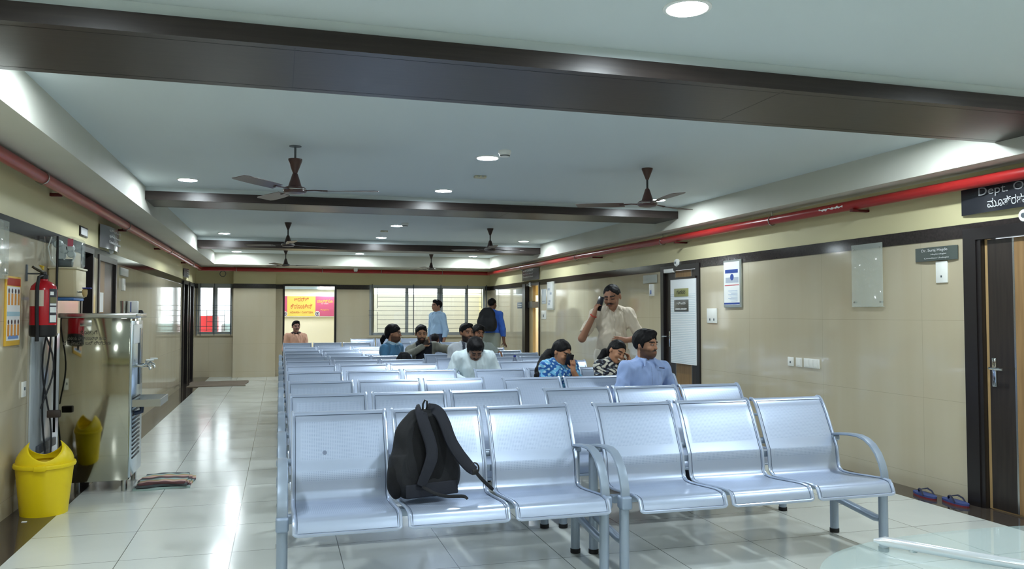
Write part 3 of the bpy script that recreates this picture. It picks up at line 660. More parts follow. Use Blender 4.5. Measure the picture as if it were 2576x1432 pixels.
# ================================================================== NOTICES AND SWITCHES, right wall
def r_plate(name, label, cat, y0, y1, z0, z1, m, th=.012, r=.003):
    t = thing(name, label, cat, (XR, (y0 + y1) / 2, (z0 + z1) / 2))
    h, v = (y1 - y0) / 2, (z1 - z0) / 2
    MB().bbox((-th, -h, -v), (0, h, v), r).build('plate', m, t); return t, h, v
M_sw = mat('switch_plastic', L(238, 238, 232), .25)
def toggles(t, h, v, spots, th=.012, m=None):
    for (a, b, s) in spots: MB().bbox((-th - .005, a - s, b - s * 1.3), (-th, a + s, b + s * 1.3), .002).build('switch', m or M_grille, t)
t, h, v = r_plate('switch_plate', 'white blank plate with one small hole below the dark name plate', 'switch', 4.875, 4.985, 1.605, 1.77, M_sw); toggles(t, h, v, [(0, -.035, .006)])
t, h, v = r_plate('switch_plate', 'white plate with two dark switches beside the striped panel door', 'switch', 8.185, 8.41, 1.265, 1.435, M_sw); toggles(t, h, v, [(-.05, -.045, .01), (.04, -.045, .01)])
t, h, v = r_plate('wall_socket', 'small square white socket, farthest of the row of three low plates', 'socket', 6.77, 6.86, .862, .95, M_sw); toggles(t, h, v, [(0, -.005, .008)])
t, h, v = r_plate('wall_socket', 'small square white blank plate in the middle of three low plates', 'socket', 6.64, 6.73, .862, .95, M_sw); toggles(t, h, v, [(0, 0, .025)], m=M_sw)
t, h, v = r_plate('wall_socket', 'wide white double socket, widest of the three low plates', 'socket', 6.38, 6.61, .862, .95, M_sw); toggles(t, h, v, [(-.06, 0, .028), (.0, 0, .028), (.06, 0, .028)], m=M_sw)
t, h, v = r_plate('switch_plate', 'small white switch plate beside the far lit doorway', 'switch', 14.33, 14.61, 1.27, 1.435, M_sw); toggles(t, h, v, [(0, -.02, .02)])
# acrylic holders
M_acr = mat('clear_acrylic', L(226, 234, 226), .05, alpha=.30, spec=.6)
def holder(name, y0, y1, z0, z1, label, x=XR, s=-1):
    t = thing(name, label, 'notice holder', (x, (y0 + y1) / 2, (z0 + z1) / 2)); h, v = (y1 - y0) / 2, (z1 - z0) / 2
    MB().bbox((s * .022, -h, -v), (s * .026, h, v), .001).build('acrylic_sheet', M_acr, t)
    mb = MB(); mb.box((s * .004, -h, -v), (s * .026, h, -v + .004)); mb.build('lower_lip', M_acr, t)
    for (a, b) in ((-h + .03, -v + .04), (h - .03, -v + .04), (-h + .03, v - .04), (h - .03, v - .04)):
        MB().tube([(0, a, b), (s * .03, a, b)], .007, 8).build('spacer_bolt', M_stain, t)
    return t, h, v
holder('acrylic_holder', 5.53, 5.905, 1.43, 1.965, 'empty clear acrylic notice holder on the beige wall')
t, h, v = r_plate('notice_frame', 'framed blue and white notice beside the striped panel door', 'notice', 7.66, 8.02, 1.44, 1.965, mat('silver_frame', L(190, 196, 190), .25, metal=.6), .02)
MB().box((-.0215, -h + .03, -v + .03), (-.0205, h - .012, v - .02)).build('paper', M_offwhite, t)
MB().box((-.0228, -h + .06, v - .145), (-.022, h - .04, v - .105)).build('heading_bar', mat('print_blue', L(52, 78, 150), .5), t)
mbx = MB()
for k in range(9): mbx.box((-.0226, -h + .07, -.08 - k * .014), (-.022, h - .10 - (k % 3) * .03, -.076 - k * .014))
mbx.build('print_lines', mat('print_pale_blue', L(150, 174, 206), .5), t)
MB().box((-.0226, -h + .05, .01), (-.022, h - .05, .07)).build('print_picture', mat('print_grey', L(176, 184, 196), .5), t)
MB().lathe([(.001, -.0228), (.036, -.0228), (.036, -.022)], (0, 0, v - .19), 18, axis='x').build('emblem', MATS['print_blue'], t)
MB().box((-.0226, -h + .04, -.02), (-.022, h - .03, -.012)).build('red_rule', mat('print_red', L(196, 70, 80), .5), t)
MB().box((-.0226, -h + .03, -v + .035), (-.022, h - .015, -v + .055)).build('footer_bar', MATS['print_blue'], t)
t, h, v = r_plate('notice_frame', 'grey framed notice beside the far lit doorway', 'notice', 13.86, 14.21, 1.445, 1.962, mat('pale_frame', L(204, 206, 198), .4), .03)
MB().box((-.0315, -h + .03, -v + .03), (-.0305, h - .03, v - .03)).build('paper', M_offwhite, t)
for (k, (a, b)) in enumerate(((.06, .1), (-.05, .02), (.02, -.12), (.05, -.17))): MB().box((-.033, a - .05, b), (-.0315, a + .05, b + .04)).build('print_block', MATS['print_grey'], t)
t, h, v = r_plate('paper_notice', 'narrow pale paper notice nearest the far lit doorway', 'notice', 14.35, 14.60, 1.56, 1.84, mat('pale_paper', L(222, 230, 234), .3), .004, .001)
MB().box((-.0052, -h + .03, -v + .04), (-.004, h - .03, -v + .06)).build('print_line', MATS['print_grey'], t)
t, h, v = r_plate('door_bell', 'white narrow box below the grey name plate before the phone caller', 'bell', 9.79, 9.90, 1.61, 1.77, M_sw, .03); toggles(t, h, v, [(0, -.03, .02)], .03, mat('bell_blue', L(120, 140, 190), .4))
# name plates
M_slate = mat('name_plate_slate', L(78, 86, 82), .3); M_silvtx = mat('silver_letters', L(214, 216, 216), .35, metal=.3)
def curved_plate(name, label, cat, y0, y1, z0, z1, m, xw, s, th=.03, drop=0):
    """plate bowed outwards, on wall x=xw facing s"""
    t = thing(name, label, cat, (xw, (y0 + y1) / 2, (z0 + z1) / 2)); h, v = (y1 - y0) / 2, (z1 - z0) / 2
    n = 10; vs = []
    for i in range(n + 1):
        a = -1 + 2 * i / n; x = s * (th * (1 - a * a * .75) + .006)
        for zz in (-v, v):
            for q in (0, -s * .004): vs.append((x + q, a * h, zz))
    fs = []
    for i in range(n):
        b = i * 4; c = b + 4
        fs += [(b, b + 2, c + 2, c), (b + 1, c + 1, c + 3, b + 3), (b, c, c + 1, b + 1), (b + 2, b + 3, c + 3, c + 2)]
    fs += [(0, 1, 3, 2), (n*4, n*4+2, n*4+3, n*4+1)]
    mb = MB(); mb.add(vs, fs, 0, True); mb.build('plate_face', m, t)
    MB().bbox((0 if s > 0 else -th * .5, -h * .8, -v * .7), (th * .5 if s > 0 else 0, h * .8, v * .7), .002).build('back_bracket', M_grille, t)
    return t, h, v
t, h, v = curved_plate('name_plate', 'dark grey bowed name plate above the white blank plate', 'name plate', 4.775, 5.185, 1.775, 1.88, M_slate, XR, -1, .02)
text_mesh('Dr. Suraj Hegde', 'name_line', M_silvtx, .04, t, (-.0275, 0, .028), RR, width=.25, height=.028)
text_mesh('Nephrologist', 'small_line', M_silvtx, .02, t, (-.0275, -.04, -.004), RR, width=.15, height=.014)
text_mesh('Consultant Urologist', 'small_line', M_silvtx, .02, t, (-.0275, -.02, -.032), RR, width=.24, height=.014)
t, h, v = curved_plate('name_plate', 'plain grey bowed name plate before the striped panel door', 'name plate', 9.70, 10.12, 1.785, 1.895, mat('name_plate_grey', L(168, 172, 164), .35), XR, -1, .02)
t, h, v = curved_plate('name_plate', 'small grey name plate at the far corner beyond the lit doorway', 'name plate', 15.87, 16.30, 1.79, 1.895, MATS['name_plate_grey'], XR, -1, .02)
t, h, v = r_plate('wall_sign', 'small blue-grey sign beside the far lit doorway', 'sign', 15.87, 16.22, 1.485, 1.61, mat('sign_slate_blue', L(88, 104, 124), .4), .01)
for k in (-.03, .01): MB().box((-.0115, -h + .04, k), (-.01, h - .04, k + .012)).build('print_line', M_silvtx, t)
# hanging department signs
M_signb = mat('sign_black', L(38, 40, 46), .22)
t, h, v = curved_plate('department_sign', 'large black bowed department sign over the door by the viewer', 'sign', 3.70, 4.725, 2.085, 2.28, M_signb, XR, -1, .05)
text_mesh('Dept. Of', 'english_line', mat('sign_letter_grey', L(150, 152, 156), .35, metal=.2), .1, t, (-.058, .13, .048), RR, width=.40, height=.075)
text_mesh('Urology', 'english_line', MATS['sign_letter_grey'], .1, t, (-.052, -.29, .048), RR, width=.36, height=.075)
text_mesh('ಮೂತ್ರಶಾಸ್ತ್ರ ವಿಭಾಗ', 'kannada_line', mat('sign_letter_white', L(206, 208, 210), .4), .08, t, (-.058, -.10, -.045), RR, width=.70, height=.075)
def small_sign(name, label, y0, y1, z0, z1, x, s, R_):
    t, h, v = curved_plate(name, label, 'sign', y0, y1, z0, z1, mat('sign_grey_face', L(116, 116, 118), .12), x, s, .06)
    for k, q in enumerate((.05, .01, -.03)): text_mesh(('ವಿಭಾಗ', 'ವೈದ್ಯರ ಕೊಠಡಿ', 'Consultation Room')[k], 'sign_line', MATS['silver_letters'], .04, t, (s * .069, 0, q * v / .08), R_, width=h * 1.2, height=v * .26)
    return t
small_sign('department_sign', 'grey bowed sign over the doors beyond the water purifier', 8.86, 9.86, 2.04, 2.275, XL, 1, RL)
small_sign('department_sign', 'grey bowed sign over the far doorway to the lit office', 14.72, 15.83, 2.035, 2.27, XR, -1, RR)
t = small_sign('department_sign', 'dark small sign over the first far corner door', 16.2, 16.9, 2.06, 2.23, XL, 1, RL)
t = thing('wall_sign', 'tiny framed plate on the cream wall above the narrow dark doorway', 'sign', (XL, 8.22, 2.128))
MB().bbox((0, -.15, -.045), (.012, .15, .045), .002).build('frame', M_frame, t); MB().box((.012, -.125, -.032), (.0135, .125, .032)).build('plate_face', M_silvtx, t)
t = thing('name_plate', 'grey name plate on the cooler wall beyond the oak door', 'name plate', (XL, 10.24, 1.855)); MB().bbox((0, -.23, -.045), (.02, .23, .045), .004).build('plate', MATS['name_plate_grey'], t)
t = thing('door_bell', 'narrow white bell below the grey plate on the cooler wall', 'bell', (XL, 10.2, 1.71)); MB().bbox((0, -.06, -.07), (.025, .06, .07), .004).build('bell_body', M_sw, t)
for (x, y, z, s, l) in ((XL, 9.45, 2.06, 1, 'over the oak door beyond the purifier'), (XR, 9.13, 2.012, -1, 'over the striped panel door'), (XR, 15.3, 1.955, -1, 'over the far lit doorway'), (XR, 4.2, 2.03, -1, 'over the big dark door by the viewer')):
    t = thing('door_lamp', 'small round white indicator lamp ' + l, 'lamp', (x, y, z)); 
    MB().lathe([(.05, 0), (.05, s * .02), (.04, s * .035), (.001, s * .04)], n=18, axis='x').build('lamp_body', M_offwhite, t)
    MB().lathe([(.018, s * .036), (.016, s * .043), (.001, s * .044)], n=12, axis='x').build('lamp_lens', M_grille, t)

# ================================================================== COOLER CORNER, left
# poster
t = thing('pulse_poster', 'white and yellow poster with rows of figures beside the fire extinguisher', 'poster', (XL, 6.21, 1.39))
MB().bbox((0, -.155, -.235), (.012, .155, .235), .002).build('poster_board', mat('poster_yellow', L(226, 178, 62), .4), t)
MB().box((.012, -.14, -.2), (.0132, .14, .165)).build('poster_field', M_offwhite, t)
MB().box((.012, -.14, .172), (.0135, .14, .222)).build('heading_bar', mat('poster_red', L(176, 60, 44), .4), t)
for r_, z in enumerate((.10, -.11)):
    for k in range(4):
        y = -.105 + k * .07
        f = MB(); f.lathe([(.001, .0136), (.017, .0136), (.017, .013)], (0, y, z + .035), 10, axis='x'); f.box((.0132, y - .02, z - .06), (.0142, y + .02, z + .018), 1)
        f.build('printed_figure', [mat('figure_dark', L(84, 56, 50), .5), mat('figure_orange', L(222, 150, 70), .5)], t)
MB().box((.0132, -.14, -.035), (.014, .14, -.005)).build('printed_band', mat('poster_blue', L(168, 200, 210), .5), t)
MB().box((.0132, -.11, -.19), (.014, .11, -.165)).build('caption_bar', mat('caption_blue', L(120, 150, 200), .5), t)
# acrylic holder at picture edge
holder('acrylic_holder', 5.55, 6.04, 1.60, 1.98, 'clear acrylic notice holder on the cooler wall above the poster', XL, 1)
# fire extinguisher
ex = thing('fire_extinguisher', 'red fire extinguisher hanging on the wall above the yellow bin', 'fire extinguisher', (XL + .115, 6.52, 1.205))
MB().lathe([(.001, .0), (.076, .0), (.086, .01), (.088, .035), (.088, .085)], n=28).build('black_base', M_black, ex)
MB().lathe([(.087, .06), (.087, .335), (.080, .365), (.055, .392), (.026, .405), (.024, .42)], n=28).build('cylinder', mat('extinguisher_red', L(176, 24, 36), .22), ex)
MB().lathe([(.024, .415), (.03, .42), (.03, .445), (.02, .45), (.018, .47)], n=14).build('valve', M_black, ex)
MB().tube([(0, -.005, .46), (-.02, -.05, .475), (-.05, -.09, .50)], .010, 8).build('lever_handle', mat('dark_handle', L(50, 46, 30), .5), ex)
MB().tube([(.0, -.02, .485), (-.01, -.06, .51), (.02, -.09, .50)], .006, 8).build('safety_tag', mat('yellow_tag', L(214, 180, 50), .5), ex)
MB().tube([(0, -.03, .44), (-.012, -.08, .43), (-.015, -.102, .36), (-.015, -.103, .20), (-.012, -.10, .05), (-.012, -.095, -.03)], [.008, .010, .013, .013, .013, .014], 8).build('hose', M_rubber, ex)
def patch(p, r, a0, a1, z0, z1, m, name, n=8):
    vs = []
    for i in range(n + 1):
        a = math.radians(a0 + (a1 - a0) * i / n)
        for z in (z0, z1): vs.append((r * math.cos(a), r * math.sin(a), z))
    mb = MB(); mb.add(vs, [(2*i, 2*i+2, 2*i+3, 2*i+1) for i in range(n)], 0, True); return mb.build(name, m, p, recalc=False)
patch(ex, .0885, 195, 285, .22, .335, mat('label_pale', L(206, 196, 178), .4), 'inspection_label')
patch(ex, .0885, 308, 355, .10, .345, mat('label_dark', L(60, 58, 66), .4), 'instruction_label')
patch(ex, .0892, 312, 350, .245, .285, mat('label_olive', L(120, 116, 84), .4), 'warning_patch'); patch(ex, .0892, 312, 350, .225, .24, M_offwhite, 'text_patch'); patch(ex, .0892, 312, 350, .175, .215, M_offwhite, 'text_patch'); patch(ex, .0892, 312, 350, .105, .155, M_offwhite, 'text_patch'); patch(ex, .0892, 312, 330, .30, .325, M_offwhite, 'text_patch')
mb = MB(); mb.bbox((-.115, -.012, .40), (-.105, .012, .52), .002); mb.tube([(-.11, 0, .455), (-.02, 0, .455)], .006, 8); mb.build('wall_hook', M_grille, ex)
# water purifier
pu = thing('water_purifier', 'wall-hung water purifier with clear top and cream tank above the steel cooler', 'water purifier', (XL, 7.06, 1.455))
MB().bbox((.004, 0, .045), (.205, .36, .275), .02, seg=3).build('tank', mat('purifier_cream', L(206, 194, 158), .3), pu)
MB().bbox((.010, .01, .022), (.19, .35, .045), .006).build('blue_base', mat('purifier_blue', L(60, 110, 176), .4), pu)
MB().bbox((-.0 + .002, -.006, .270), (.212, .366, .285), .005).build('tank_lid', mat('purifier_rim', L(214, 206, 176), .35), pu)
MB().bbox((.012, .006, .285), (.20, .354, .53), .03, seg=3).build('clear_cover', mat('clear_cover', L(190, 208, 212), .08, alpha=.22, spec=.6), pu)
mb = MB()
MB().tube([(.06, .06, .32), (.165, .06, .32)], .032, 14).build('filter_cartridge', mat('cartridge_dark', L(44, 48, 58), .4), pu)
for (x, z, r) in ((.06, .47, .035), (.10, .43, .04), (.145, .44, .032), (.08, .38, .035), (.155, .39, .028)): MB().lathe([(.001, -.02), (r * .8, -.02), (r, -.008), (r, .03), (r * .8, .04), (.001, .04)], (x, .06, z), 16, axis='y').build('filter_cap', mat('filter_white', L(206, 216, 216), .35), pu)
MB().tube([(.10, .05, .36), (.12, .04, .33), (.17, .04, .33), (.18, .05, .37), (.17, .05, .43)], .007, 8).build('water_tube', mat('tube_white', L(220, 226, 222), .4), pu)
MB().tube([(.03, -.01, .52), (-.0 + .012, -.03, .44), (.03, -.03, .34), (.06, -.02, .30)], .005, 8).build('water_tube', MATS['tube_white'], pu)
MB().box((.14, .0035, .45), (.18, .005, .51)).build('pink_logo', mat('logo_pink', L(206, 110, 130), .4), pu)
mb = MB(); mb.tube([(.205, .05, .09), (.25, .05, .09)], .008, 8); mb.build('tap_pipe', M_stain, pu)
MB().lathe([(.001, -.035), (.012, -.035), (.02, -.01), (.02, .02), (.012, .03), (.001, .03)], (.26, .05, .085), 12).build('tap_body', mat('tap_cream', L(214, 186, 130), .4), pu)
MB().bbox((.245, .02, .115), (.305, .08, .125), .003, ).build('tap_lever', mat('tap_blue', L(40, 52, 140), .4), pu)
# cables below purifier
M_cab = mat('black_cable', L(30, 32, 36), .5)
for k, (a, b, l) in enumerate(((.02, .0, 'hanging straight'), (.10, .05, 'swinging wide'), (.13, .13, 'with the plug at knee height'))):
    c = thing('power_cable', 'black cable below the water purifier, ' + l, 'cable', (XL + .035, 6.82 - .05 * k, 0))
    mb = MB(); n = 14
    pts = []
    for i in range(n + 1):
        q = i / n; z = 1.47 - q * (1.15 if k < 2 else .80)
        pts.append((.03 + a * .25 + .025 * math.sin(q * PI * 2 + k * 2) * (1 + k * .3), .02 * math.cos(q * 7 + k), z))
    mb.tube(pts, .0065, 7); mb.build('cable', M_cab, c)
    if k == 2: MB().bbox((.07, -.02, .60), (.16, .02, .655), .008).build('plug', mat('plug_brown', L(58, 48, 44), .5), c)
c = thing('water_pipe', 'black upright water pipe fixed beside the purifier', 'pipe', (XL + .075, 7.04, 0)); MB().tube([(0, 0, .45), (0, 0, 1.98)], .009, 8).build('pipe_run', M_black, c); MB().bbox((-.075, -.012, 1.2), (.012, .012, 1.22), .002).build('pipe_clip', M_stain, c)
# added panel, coloured like the bluish reflection on the wall behind cables
t = thing('reflection_panel', 'bluish white panel standing in for a reflection on the wall behind the black cables', 'panel', (XL, 6.99, .42)); MB().bbox((0, -.34, -.2), (.012, .50, .79), .003).build('panel_board', mat('bluish_reflection', L(188, 196, 202), .12), t); MB().bbox((.012, -.19, -.10), (.035, .3, -.04), .004).build('panel_ledge', mat('ledge_grey', L(80, 84, 92), .4), t)
t = thing('wall_socket', 'small white socket low on the cooler wall behind the bin', 'socket', (XL, 6.50, .833)); MB().bbox((0, -.045, -.055), (.012, .045, .055), .003).build('plate', M_sw, t); MB().bbox((.012, -.012, -.008), (.016, .012, .016), .002).build('switch', M_grille, t)
# water cooler
wc = thing('water_cooler', 'tall stainless steel water cooler with two taps and a drip tray', 'water cooler', (-1.605, 6.84, 0))
W, D, Z0, Z1 = .505, .50, .085, 1.375
MB().bbox((0, 0, Z0), (W - .012, D, Z1 - .035), .006, 0).build('steel_body', M_mirror, wc)
MB().bbox((-.012, -.012, Z1 - .035), (W + .03, D + .012, Z1), .006).build('top_lid', M_stain, wc)
mb = MB(); mb.bbox((W - .014, 0, Z0 + .02), (W + .004, D, Z1 - .06), .003); mb.build('front_panel', mat('cooler_front', L(190, 204, 214), .2, metal=.85), wc)
MB().bbox((W + .004, .04, Z1 - .24), (W + .010, D - .1, Z1 - .09), .002).build('thermostat_label', M_offwhite, wc)
MB().bbox((W + .004, .30, .80), (W + .012, .44, Z1 - .12), .002).build('dark_window', mat('smoky_strip', L(84, 92, 98), .2), wc)
for k in range(15): MB().bbox((W + .004, .05, .24 + k * .033), (W + .009, D - .12, .253 + k * .033), .001).build('louvre', M_black, wc)
for k, y in enumerate((.14, .36)):
    tp = MB().tube([(W + .004, y, .955), (W + .06, y, .955), (W + .085, y, .965), (W + .11, y, .955), (W + .118, y, .925)], [.011, .011, .015, .012, .010], 10).build('tap', M_chrome, wc)
    MB().tube([(W + .085, y, .965), (W + .085, y, 1.0)], .008, 8).tube([(W + .085, y, 1.002), (W + .14, y, 1.002)], [.009, .006], 8).build('tap_lever', M_stain, tp)
mb = MB(); x0, x1 = W + .004, W + .21
mb.box((x0, .02, .645), (x1, D - .03, .652)); mb.box((x0, .02, .652), (x1, .026, .70)); mb.box((x0, D - .036, .652), (x1, D - .03, .70)); mb.box((x1 - .006, .026, .652), (x1, D - .036, .70))
mb.build('drip_tray', M_stain, wc)
mb = MB(); mb.tube([(W + .06, .12, .645), (W + .06, .12, .60), (W - .0 + .01, .12, .585)], .018, 10); mb.build('drain_pipe', mat('drain_blue', L(50, 62, 88), .4), wc)
for (x, y) in ((.04, .04), (W - .045, .04), (.04, D - .04), (W - .045, D - .04)): MB().lathe([(.022, 0), (.022, .09)], (x, y, 0), 14).build('leg', M_stain, wc)
MB().bbox((.14, -.003, Z1 - .10), (.22, -.0005, Z1 - .055), .001).build('badge', M_stain, wc)
M_ink = mat('printed_ink', L(70, 66, 56), .5)
text_mesh('ಕೊಡುಗೆ', 'donor_line', M_ink, .05, wc, (.20, -.0015, 1.225), RB, width=.12, height=.03)
text_mesh('ಹಳೆಯ ವಿದ್ಯಾರ್ಥಿ ಸಂಘ', 'donor_line', M_ink, .04, wc, (.19, -.0015, 1.18), RB, width=.27, height=.03)
text_mesh('ಜೆ ಕೆ ಕೇಂದ್ರ ಬಸ್ ನಿಲ್ದಾಣ', 'donor_line', M_ink, .04, wc, (.19, -.0015, 1.145), RB, width=.33, height=.03)
t = thing('steel_tumbler', 'steel tumbler standing on top of the water cooler', 'cup', (-1.21, 7.15, 1.375)); MB().lathe([(.001, 0), (.030, 0), (.036, .10), (.033, .10), (.028, .004), (.001, .004)], n=20, caps=False).build('cup_wall', M_stain, t)
t = thing('paper_cup_stack', 'white paper cups in a sleeve on top of the water cooler', 'cups', (-1.135, 7.10, 1.375)); MB().bbox((-.035, -.03, 0), (.035, .03, .10), .006).build('sleeve', M_offwhite, t); MB().box((-.018, -.0312, .01), (-.010, -.030, .09)).build('blue_stripe', MATS['print_blue'], t)
t = thing('cooler_switch', 'small black knob on the edge of the water cooler top', 'knob', (-1.10, 7.23, 1.375)); MB().lathe([(.022, 0), (.022, .012), (.014, .026), (.001, .028)], n=14).build('knob', M_black, t)
# yellow bin
bn = thing('yellow_dustbin', 'yellow plastic dustbin with a swing-top opening beside the water cooler', 'dustbin', (-1.545, 6.27, 0))
M_by = mat('bin_yellow', L(232, 206, 18), .38, noise=((5, 5, 5), .5, L(222, 194, 14), 3))
MB().lathe([(.001, .02), (.138, .02), (.142, .0), (.146, .0), (.148, .028), (.176, .30), (.178, .322), (.170, .322), (.143, .035), (.001, .035)], n=40, caps=False).build('bin_body', M_by, bn)
MB().lathe([(.176, .318), (.190, .322), (.194, .335), (.190, .348), (.178, .350)], n=40, caps=False).build('bin_rim', M_by, bn)
# saddle-shaped lid: wall with wavy top
vs = []; n = 48
def lidtop(a):  # two high shoulders, low openings front/back
    c = abs(math.cos(a - .25)); return .375 + .115 * (c ** 1.6)
for s_ in (0, 1):
    for i in range(n):
        a = 2 * PI * i / n; zt = lidtop(a)
        for j in range(7):
            q = j / 6; z = .348 + (zt - .348) * q; r = .178 - .095 * (max(0, z - .36) / .14) ** 1.7 - s_ * .004
            vs.append((r * math.cos(a), r * math.sin(a), z))
fs = []
for s_ in (0, 1):
    for i in range(n):
        for j in range(6):
            b = s_ * n * 7; p = b + i * 7 + j; q = b + ((i + 1) % n) * 7 + j
            fs.append((p, q, q + 1, p + 1) if s_ == 0 else (p, p + 1, q + 1, q))
for i in range(n):
    a0, a1 = i * 7 + 6, ((i + 1) % n) * 7 + 6; fs.append((a0, a1, n * 7 + a1, n * 7 + a0))
mb = MB(); mb.add(vs, fs, 0, True); mb.build('swing_lid', M_by, bn, recalc=False)
MB().bbox((-.02, -.202, .315), (.055, -.188, .352), .006).build('lid_clip', M_by, bn)
tag(MB().bbox((-1.615, 6.02, 0), (-1.585, 6.04, .004), .001).build('paper_scrap', M_offwhite), 'tiny white paper scrap on the dark strip in front of the bin', 'paper')
# striped rag beside cooler (folded cloth)
def cloth(name, label, cat, x0, x1, y0, y1, th, cols, folds, seed):
    t = thing(name, label, cat, ((x0 + x1) / 2, (y0 + y1) / 2, 0)); random.seed(seed); w_, d_ = (x1 - x0) / 2, (y1 - y0) / 2
    for li in range(folds):
        mb = MB(); nx, ny = 26, 10; vs = []
        ins = .02 * li
        for s_ in (1, 0):
            for i in range(nx + 1):
                for j in range(ny + 1):
                    u, v_ = -1 + 2 * i / nx, -1 + 2 * j / ny
                    x = u * (w_ - ins) * (1 + .04 * math.sin(v_ * 3 + li)); y = v_ * (d_ - ins * .5) + .02 * math.sin(u * 3.1 + li)
                    z = li * th + (th * (.9 if s_ else .0)) + .004 * math.sin(u * 9 + li * 2) * math.cos(v_ * 5) * (1 if li or s_ else 0) + (0.0045 if li else 0.0)
                    if s_ == 0 and li == 0: z = .0005
                    vs.append((x, y, z))
        W_ = ny + 1; T_ = (nx + 1) * W_; fs = []; ms = []
        for i in range(nx):
            for j in range(ny):
                a = i * W_ + j; fs.append((a, a + W_, a + W_ + 1, a + 1)); ms.append((j + li) % len(cols)); a += T_; fs.append((a, a + 1, a + W_ + 1, a + W_)); ms.append((j + li) % len(cols))
        for i in range(nx):
            for j in (0, ny): a = i * W_ + j; fs.append((a, a + T_, a + W_ + T_, a + W_)); ms.append((li) % len(cols))
        for j in range(ny):
            for i in (0, nx): a = i * W_ + j; fs.append((a, a + 1, a + 1 + T_, a + T_)); ms.append((li + j) % len(cols))
        for f, m_ in zip(fs, ms): mb.f.append(f); mb.m.append(m_); mb.sm.append(True)
        mb.v = vs; mb.build('cloth_fold', cols, t)
    return t
cloth('floor_cloth', 'folded striped rag on the tiles beside the water cooler', 'cloth', -1.08, -.66, 6.84, 7.28, .016, [mat('cloth_teal', L(150, 172, 168), .9), mat('cloth_dark', L(72, 78, 80), .9), mat('cloth_maroon', L(96, 64, 66), .9), mat('cloth_pink', L(196, 160, 150), .9), mat('cloth_tan', L(170, 150, 110), .9)], 3, 5)
cloth('door_mat', 'brown-grey mat on the floor before the far corner doors', 'mat', -1.66, -.60, 16.15, 17.35, .014, [mat('mat_brown', L(120, 108, 94), .95), mat('mat_brown_dark', L(110, 98, 86), .95)], 1, 6)

# ================================================================== FLIP-FLOPS
def flipflop(x, y, rz, label):
    t = thing('flip_flop', label, 'flip-flop', (x, y, 0), rz, 'pair of blue flip-flops by the wall')
    out = []
    for i in range(28):
        a = 2 * PI * i / 28; c, s_ = math.cos(a), math.sin(a); out.append(((.045 + .006 * c) * s_ * (1 - .10 * math.sin(c * 2.2)), .125 * c))
    def sole(z0, z1, m, nm, sc_=1):
        mb = MB(); n = len(out); vs = [(x_ * sc_, y_ * sc_, z0) for x_, y_ in out] + [(x_, y_, z1) for x_, y_ in out]
        fs = [tuple(range(n))[::-1], tuple(range(n, 2 * n))] + [(i, (i + 1) % n, n + (i + 1) % n, n + i) for i in range(n)]
        mb.add(vs, fs, 0, False); return mb.build(nm, m, t)
    sole(0, .010, mat('sole_red', L(150, 54, 66), .6), 'outsole', .97); sole(.010, .024, mat('sole_blue', L(58, 74, 128), .6), 'footbed')
    for s_ in (-1, 1): MB().tube([(0, .07, .024), (s_ * .012, .055, .045), (s_ * .032, .015, .058), (s_ * .042, -.02, .045), (s_ * .044, -.045, .020)], [.005, .007, .009, .008, .006], 8, sx=.6).build('strap', mat('strap_navy', L(34, 38, 62), .5), t)
    return t
flipflop(4.665, 4.99, math.radians(-8), 'blue flip-flop with red sole, the one further from the big dark door')
flipflop(4.70, 4.74, math.radians(-4), 'blue flip-flop with red sole, the one closer to the big dark door')

# ================================================================== GLASS TABLE at the lower edge
gt = thing('glass_table', 'oval glass coffee table with a bent chrome tube frame', 'table', (2.78, 2.06, 0))
def ov(t_, a=1.02, b=.74, p=2.6):
    c, s_ = math.cos(t_), math.sin(t_); return (a * math.copysign(abs(c) ** (2 / p), c), b * math.copysign(abs(s_) ** (2 / p), s_))
def slab(z0, z1, a, b, m, nm):
    n = 64; o = [ov(2 * PI * i / n, a, b) for i in range(n)]; mb = MB()
    mb.add([(x, y, z0) for x, y in o] + [(x, y, z1) for x, y in o], [tuple(range(n))[::-1], tuple(range(n, 2 * n))] + [(i, (i + 1) % n, n + (i + 1) % n, n + i) for i in range(n)], 0, False)
    return mb.build(nm, m, gt)
M_tg = mat('table_glass', L(190, 214, 216), .02, alpha=.27, spec=1.0, ior=1.6)
slab(.438, .448, 1.02, .74, M_tg, 'glass_top'); slab(.20, .208, .78, .52, M_tg, 'glass_shelf')
rail = [(-.56, .67, .47), (-.53, .64, .471), (-.38, .42, .468), (-.25, .28, .462), (-.08, .10, .460), (.10, -.10, .460), (.30, -.32, .464), (.44, -.5, .470)]
M_tchr = mat('satin_chrome_tube', L(232, 236, 242), .22, metal=.5)
MB().tube([(x + .06, y - .02, z) for x, y, z in rail], [.006] + [.019] * 7, 12).build('tube_frame', M_tchr, gt)
for (x, y) in ((-.41, .54), (-.02, .08), (.36, -.34)): MB().lathe([(.001, .448), (.016, .448), (.018, .455), (.018, .463), (.012, .470), (.001, .472)], (x, y, 0), 14).build('glass_clamp', M_chrome, gt)
for (x, y) in ((-.66, .40), (.66, .40), (-.66, -.40), (.66, -.40)): MB().tube([(x, y, 0), (x, y, .20), (x * .98, y * .98, .438)], .018, 12).build('leg', M_tchr, gt)
